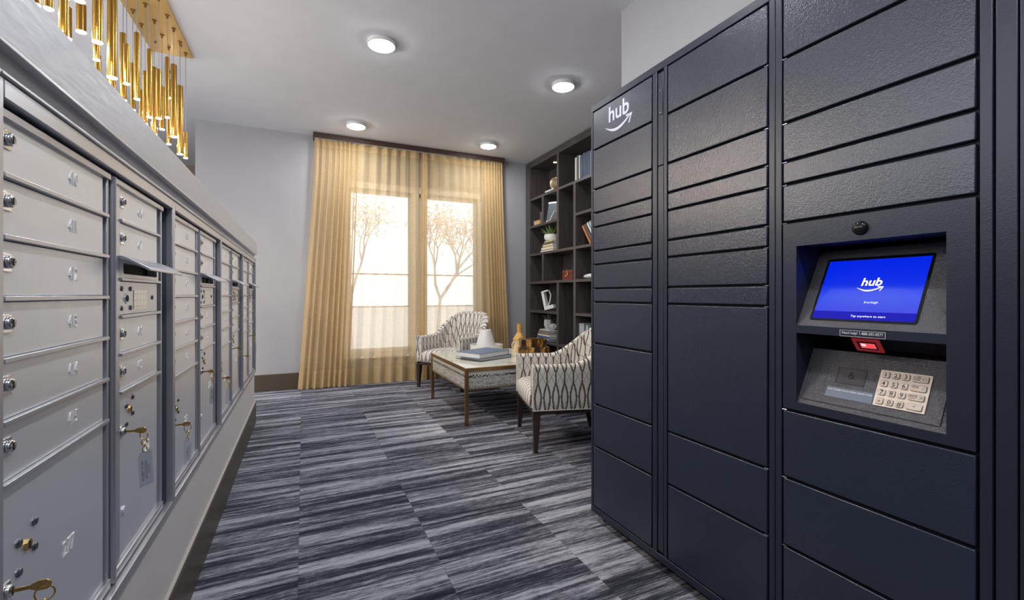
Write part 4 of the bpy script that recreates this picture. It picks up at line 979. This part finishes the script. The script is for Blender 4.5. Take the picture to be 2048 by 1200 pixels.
# ------------------------------------------------------------------ armchairs
def armchair(loc, rz, label):
    t = thing('armchair', label, 'armchair', loc, rz, 'barrel-back armchairs')
    Wd, xf, xs, xb, th = .305, .285, -.06, -.335, .070
    pts = []; N1, N2 = 14, 28
    for i in range(N1): pts.append((xf+(xs-xf)*i/N1, Wd))
    for i in range(N2+1):
        a = PI/2+PI*i/N2; pts.append((xs+(xs-xb)*(-1)*0+abs(xb-xs)*math.copysign(abs(math.cos(a))**.9, math.cos(a)), Wd*math.copysign(abs(math.sin(a))**.9, math.sin(a))))
    for i in range(1, N1+1): pts.append((xs+(xf-xs)*i/N1, -Wd))
    n = len(pts); cum = [0]
    for i in range(1, n): cum.append(cum[-1]+math.hypot(pts[i][0]-pts[i-1][0], pts[i][1]-pts[i-1][1]))
    Lt = cum[-1]
    nor = []
    for i in range(n):
        a = pts[max(0, i-1)]; b = pts[min(n-1, i+1)]; dx, dy = b[0]-a[0], b[1]-a[1]; l = math.hypot(dx, dy); nor.append((-dy/l, dx/l))   # left normal
    # inward = towards the centre: check sign
    if nor[0][1] > 0: nor = [(-a, -b) for a, b in nor]
    def top(s): 
        q = min(s, Lt-s)/(Lt/2); q = max(0, min(1, (q-.30)/.58)); q = q*q*(3-2*q); return .555+.245*q
    zb = .268; rr_ = .026
    def sect(i):
        P_, nn = Vector((*pts[i], 0)), Vector((*nor[i], 0)); s = cum[i]; H = top(s)
        back = max(0, min(1, (min(s, Lt-s)/(Lt/2)-.35)/.45))
        res = []
        def q(off, z, v): 
            lean = .085*back*max(0, (z-.40)/.4)**1.1
            res.append((P_+nn*(off-lean)+Vector((0, 0, z)), (s, v)))
        NZ = 7
        for k in range(NZ): z = zb+(H-rr_-zb)*k/(NZ-1); q(0 if k else .006, z, z)
        for k in range(1, 7): a = PI*k/7; q(th/2-th/2*math.cos(a), H-rr_+rr_*math.sin(a), H-rr_+.02*k*.6)
        for k in range(NZ): z = (H-rr_)+(zb+.02-(H-rr_))*k/(NZ-1); q(th, z, .35+H*2-z)
        return res
    S_ = [sect(i) for i in range(n)]
    m = MB(); nv = len(S_[0]); m.grid(lambda i, j: S_[i][j], n, nv)
    for i in (0, n-1):
        loop = [S_[i][j][0] for j in range(nv)]
        c = sum(loop, Vector())/nv
        uvl = [(Lt*.0+i*.31+(p.y if i else -p.y)*.9, p.z) for p in loop]
        k0 = len(m.v); m.add(loop, [list(range(nv)) if i == 0 else list(range(nv))[::-1]], uvl)
    m.obj('shell', M_uph, t, smooth=50)
    # welt cord along the outer bottom and front edges
    w = MB(); 
    for i, sg in ((0, 1), (n-1, -1)):
        ed_ = [S_[i][j][0]+Vector((.002, 0, 0)) for j in range(nv)]
        w.tube(ed_, .0035, 6)
    w.tube([S_[i][0][0] for i in range(n)], .0035, 6)
    w.obj('welt', M_welt, t)
    # seat
    wi = Wd-th+.006
    prof = [(.272, .268), (.296, .275), (.303, .30), (.303, .345), (.294, .375), (.270, .393), (.22, .403), (.10, .408), (-.02, .404), (-.15, .396), (-.27, .39)]
    pl_ = [0]
    for a, b in zip(prof[:-1], prof[1:]): pl_.append(pl_[-1]+math.hypot(a[0]-b[0], a[1]-b[1]))
    NY = 13
    def sf_(i, j):
        y = -wi+2*wi*j/(NY-1); x, z = prof[i]; k = 1-abs(y/wi)**4
        xx = x
        if x < -.05: 
            lim = xs-abs(xb-xs-th)*math.sqrt(max(0, 1-(y/(wi+.01))**2)); xx = max(x, lim)
        return ((xx-(1-k)*.006*(x > .2), y, z-(1-k)*.014*(z > .36)), (y+.013, pl_[i]+.10))
    m = MB(); m.grid(sf_, len(prof), NY)
    for j_ in (0, NY-1):
        lp_ = [sf_(i, j_)[0] for i in range(len(prof))]+[(-.2, sf_(0, j_)[0][1], .275)]
        m.add(lp_, [list(range(len(lp_)))], [(p[0]+.01, p[2]) for p in lp_])
    m.obj('seat', M_uph, t, smooth=60)
    m = MB(); poly = [(p[0]-nn[0]*-.010, p[1]+nn[1]*.010) for p, nn in zip(pts, nor)]
    m.prism(poly, (0, 0, 0), (1, 0, 0), (0, 1, 0), (0, 0, 1), .243, .267); m.obj('seat_rail', M_leg, t, bevel=.002)
    for x, y, dx, dy in ((.262, .278, .006, .006), (.262, -.278, .006, -.006), (-.22, .20, -.05, .02), (-.22, -.20, -.05, -.02)):
        r0, r1 = .024, .013
        m = MB(); vs_ = []
        for (cx_, cy_2, r_, z_) in ((x, y, r0, .245), (x, y, r0*.92, .20), (x+dx, y+dy, r1, 0)):
            vs_ += [(cx_-r_, cy_2-r_, z_), (cx_+r_, cy_2-r_, z_), (cx_+r_, cy_2+r_, z_), (cx_-r_, cy_2+r_, z_)]
        m.add(vs_, [(0, 1, 2, 3)]+[(k+a, k+(a+1) % 4, k+4+(a+1) % 4, k+4+a) for k in (0, 4) for a in range(4)]+[(11, 10, 9, 8)]); m.obj('leg', M_leg, t, bevel=.003)
    return t
armchair((1.665, 2.705, 0), math.radians(164.3), 'patterned cream armchair nearest the camera, cut off by the locker')
armchair((1.520, 4.765, 0), math.radians(-144), 'patterned cream armchair in front of the curtain, behind the table')

# ------------------------------------------------------------------ coffee table
TX0, TX1, TY0, TY1, TZ = 1.118, 2.12, 3.235, 4.25, .440
ct = thing('coffee_table', 'square coffee table with brass frame and pale painted apron', 'coffee table', (TX0, TY0, 0))
w_, d_ = TX1-TX0, TY1-TY0; lg = .026
for x, y in ((0, 0), (w_-lg, 0), (0, d_-lg), (w_-lg, d_-lg)): B((x, y, 0), (x+lg, y+lg, TZ-.003)).obj('leg', M_tbrass, ct, bevel=.0015)
m = MB()
for a, b in (((lg, 0), (w_-lg, lg)), ((lg, d_-lg), (w_-lg, d_)), ((0, lg), (lg, d_-lg)), ((w_-lg, lg), (w_, d_-lg))): m.box((a[0], a[1], TZ-.030), (b[0], b[1], TZ-.003))
m.obj('top_frame', M_tbrass, ct, bevel=.0012)
m = MB(); q = .006
for a, b in (((lg, .004), (w_-lg, .004+q)), ((lg, d_-.004-q), (w_-lg, d_-.004)), ((.004, lg), (.004+q, d_-lg)), ((w_-.004-q, lg), (w_-.004, d_-lg))): m.box((a[0], a[1], .268), (b[0], b[1], .273))
m.obj('lower_rail', M_tbrass, ct)
m = MB(); B_ = [((lg, .010), (w_-lg, .010)), ((.010, d_-lg), (.010, lg)), ((w_-lg, d_-.010), (lg, d_-.010)), ((w_-.010, lg), (w_-.010, d_-lg))]
for k_, (a, b) in enumerate(B_):
    nx = Vector((b[1]-a[1], -(b[0]-a[0]), 0)).normalized(); inn = -nx*.012
    l_ = math.hypot(b[0]-a[0], b[1]-a[1]); A, Bq = Vector((a[0], a[1], 0)), Vector((b[0], b[1], 0))
    z0_, z1_ = Vector((0, 0, .273)), Vector((0, 0, TZ-.030))
    m.add([A+z0_, Bq+z0_, Bq+z1_, A+z1_, A+z0_+inn, Bq+z0_+inn, Bq+z1_+inn, A+z1_+inn], [(0, 1, 2, 3), (7, 6, 5, 4), (0, 3, 7, 4), (1, 5, 6, 2), (3, 2, 6, 7), (0, 4, 5, 1)], [(k_*1.3+.01, 0.01), (k_*1.3+l_, 0.01), (k_*1.3+l_, 1), (k_*1.3+.01, 1)]*2)
m.obj('apron', M_apron, ct, smooth=0)
B((.004, .004, TZ-.003), (w_-.004, d_-.004, TZ)).obj('glass_top', M_top, ct, bevel=.001)
# books on the table
def zbook(px, py, z): p = onZ(px, py, z); return p
bA = [onZ(*p, TZ+.005) for p in ((919, 717), (975, 725), (1013.5, 711.5))]
e1 = (bA[1]-bA[0]); e2 = (bA[2]-bA[1])
c = (bA[0]+bA[2])/2; rz = math.atan2(e1.y, e1.x)
b1 = book(c.x, c.y, TZ+.0005, (e1.length*.92, e2.length*.86, .026), M_bookd, 'dark thin book under the blue-grey book on the table', None, 'flat', rz)
bA = [onZ(*p, TZ+.032) for p in ((921.5, 713), (973, 719.5), (1008, 706))]
e1 = (bA[1]-bA[0]); e2 = (bA[2]-bA[1]); c = (bA[0]+bA[2])/2; rz = math.atan2(e1.y, e1.x)
b2 = book(c.x, c.y, TZ+.027, (e1.length*.92, e2.length*.86, .042), M_bookt, 'thick blue-grey book on top of the thin dark one', None, 'flat', rz)
# round tray and white vessel
p = onZ(975, 700, TZ); 
t = thing('round_tray', 'round white ceramic tray with a raised rim on the table', 'tray', (p.x, p.y+.03, TZ)); dT = depth(Vector((p.x, p.y+.03, 0)))
R_ = 33.0*dT/F
MB().lathe([(R_*.95, 0), (R_, .004), (R_, .055), (R_-.012, .055), (R_-.014, .024), (.0005, .024)], n=48).obj('tray', M_ceram, t)
t = thing('white_vessel', 'white glazed cone-shaped vessel standing on the round tray', 'vase', (p.x-.008, p.y+.03, TZ+.025))
R1 = 19.5*dT/F; R2 = 11.2*dT/F
MB().lathe([(R1*.97, 0), (R1, .006), (R1*.93, .05), (R2*1.04, .168), (R2, .178), (R2*.94, .178), (R2*.9, .170), (R2*.9, .03), (.0005, .03)], n=40).obj('body', M_ceram, t)
# ochre bottle
p = onZ(1036.5, 697, TZ); dT = depth(p); k_ = dT/F
t = thing('bottle_vase', 'ochre yellow bottle vase with a narrow neck on the table', 'vase', (p.x, min(p.y, 4.16), TZ))
MB().lathe([(12.6*k_, 0), (13.2*k_, .01), (13.2*k_, 20*k_), (5.2*k_, 32.5*k_), (4.9*k_, 34*k_), (4.9*k_, 49*k_), (5.3*k_, 50*k_), (4.2*k_, 50*k_), (4.2*k_, 34*k_), (.0005, 33*k_)], n=60).obj('body', M_ochre, t, smooth=20)
p = onZ(1038, 702, TZ); k_ = depth(p)/F
t = thing('small_jug', 'small cream jug with a loop handle in front of the ochre bottle', 'jug', (p.x-.035, p.y-.04, TZ))
MB().lathe([(10.5*k_, 0), (11*k_, 2*k_), (7.5*k_, 12*k_), (6.6*k_, 20*k_), (7.2*k_, 22*k_), (6.2*k_, 22*k_), (5.6*k_, 12*k_), (.0005, 4*k_)], n=28).obj('body', M_cream, t)
m = MB(); m.tube([Vector((-(6.5+5.5*math.sin(a))*k_, 0, (13+7*math.cos(a))*k_)) for a in [PI*i/10 for i in range(11)]], .0065, 8); m.obj('handle', M_cream, t)
# tortoiseshell boxes
p = onZ(1066, 706, TZ)
def tbox(x, y, z, a, b, h, rz, label):
    t = thing('tortoiseshell_box', label, 'box', (x, y, z), rz, 'tortoiseshell boxes')
    B((-a, -b, 0), (a, b, h*.62)).obj('body', M_tort, t, bevel=.002); B((-a, -b, h*.64), (a, b, h)).obj('lid', M_tort, t, bevel=.002)
    return h
q0 = onZ(1036, 704, TZ); q1 = onZ(1093, 704, TZ)
cxb, cyb = (q0.x+q1.x)/2, (q0.y+q1.y)/2
h_ = tbox(cxb+.015, cyb+.03, TZ, .150, .10, .052, math.radians(-16), 'lower tortoiseshell box of the two on the table')
tbox(cxb+.018, cyb+.03, TZ+.0525, .125, .085, .074, math.radians(-16), 'upper tortoiseshell box stacked on the other one')
# wall outlet behind the table
po = onY(1026, 692, YB)
t = thing('wall_outlet', 'white wall outlet on the back wall right of the curtain', 'outlet', (po.x+.03, YB, po.z-.03))
B((-.035, -.006, -.055), (.035, 0, .055)).obj('plate', M_white, t, bevel=.002); B((-.016, -.009, -.035), (.016, -.006, .035)).obj('socket', P('outlet_face', (.7, .7, .7), .4).m, t, bevel=.002)
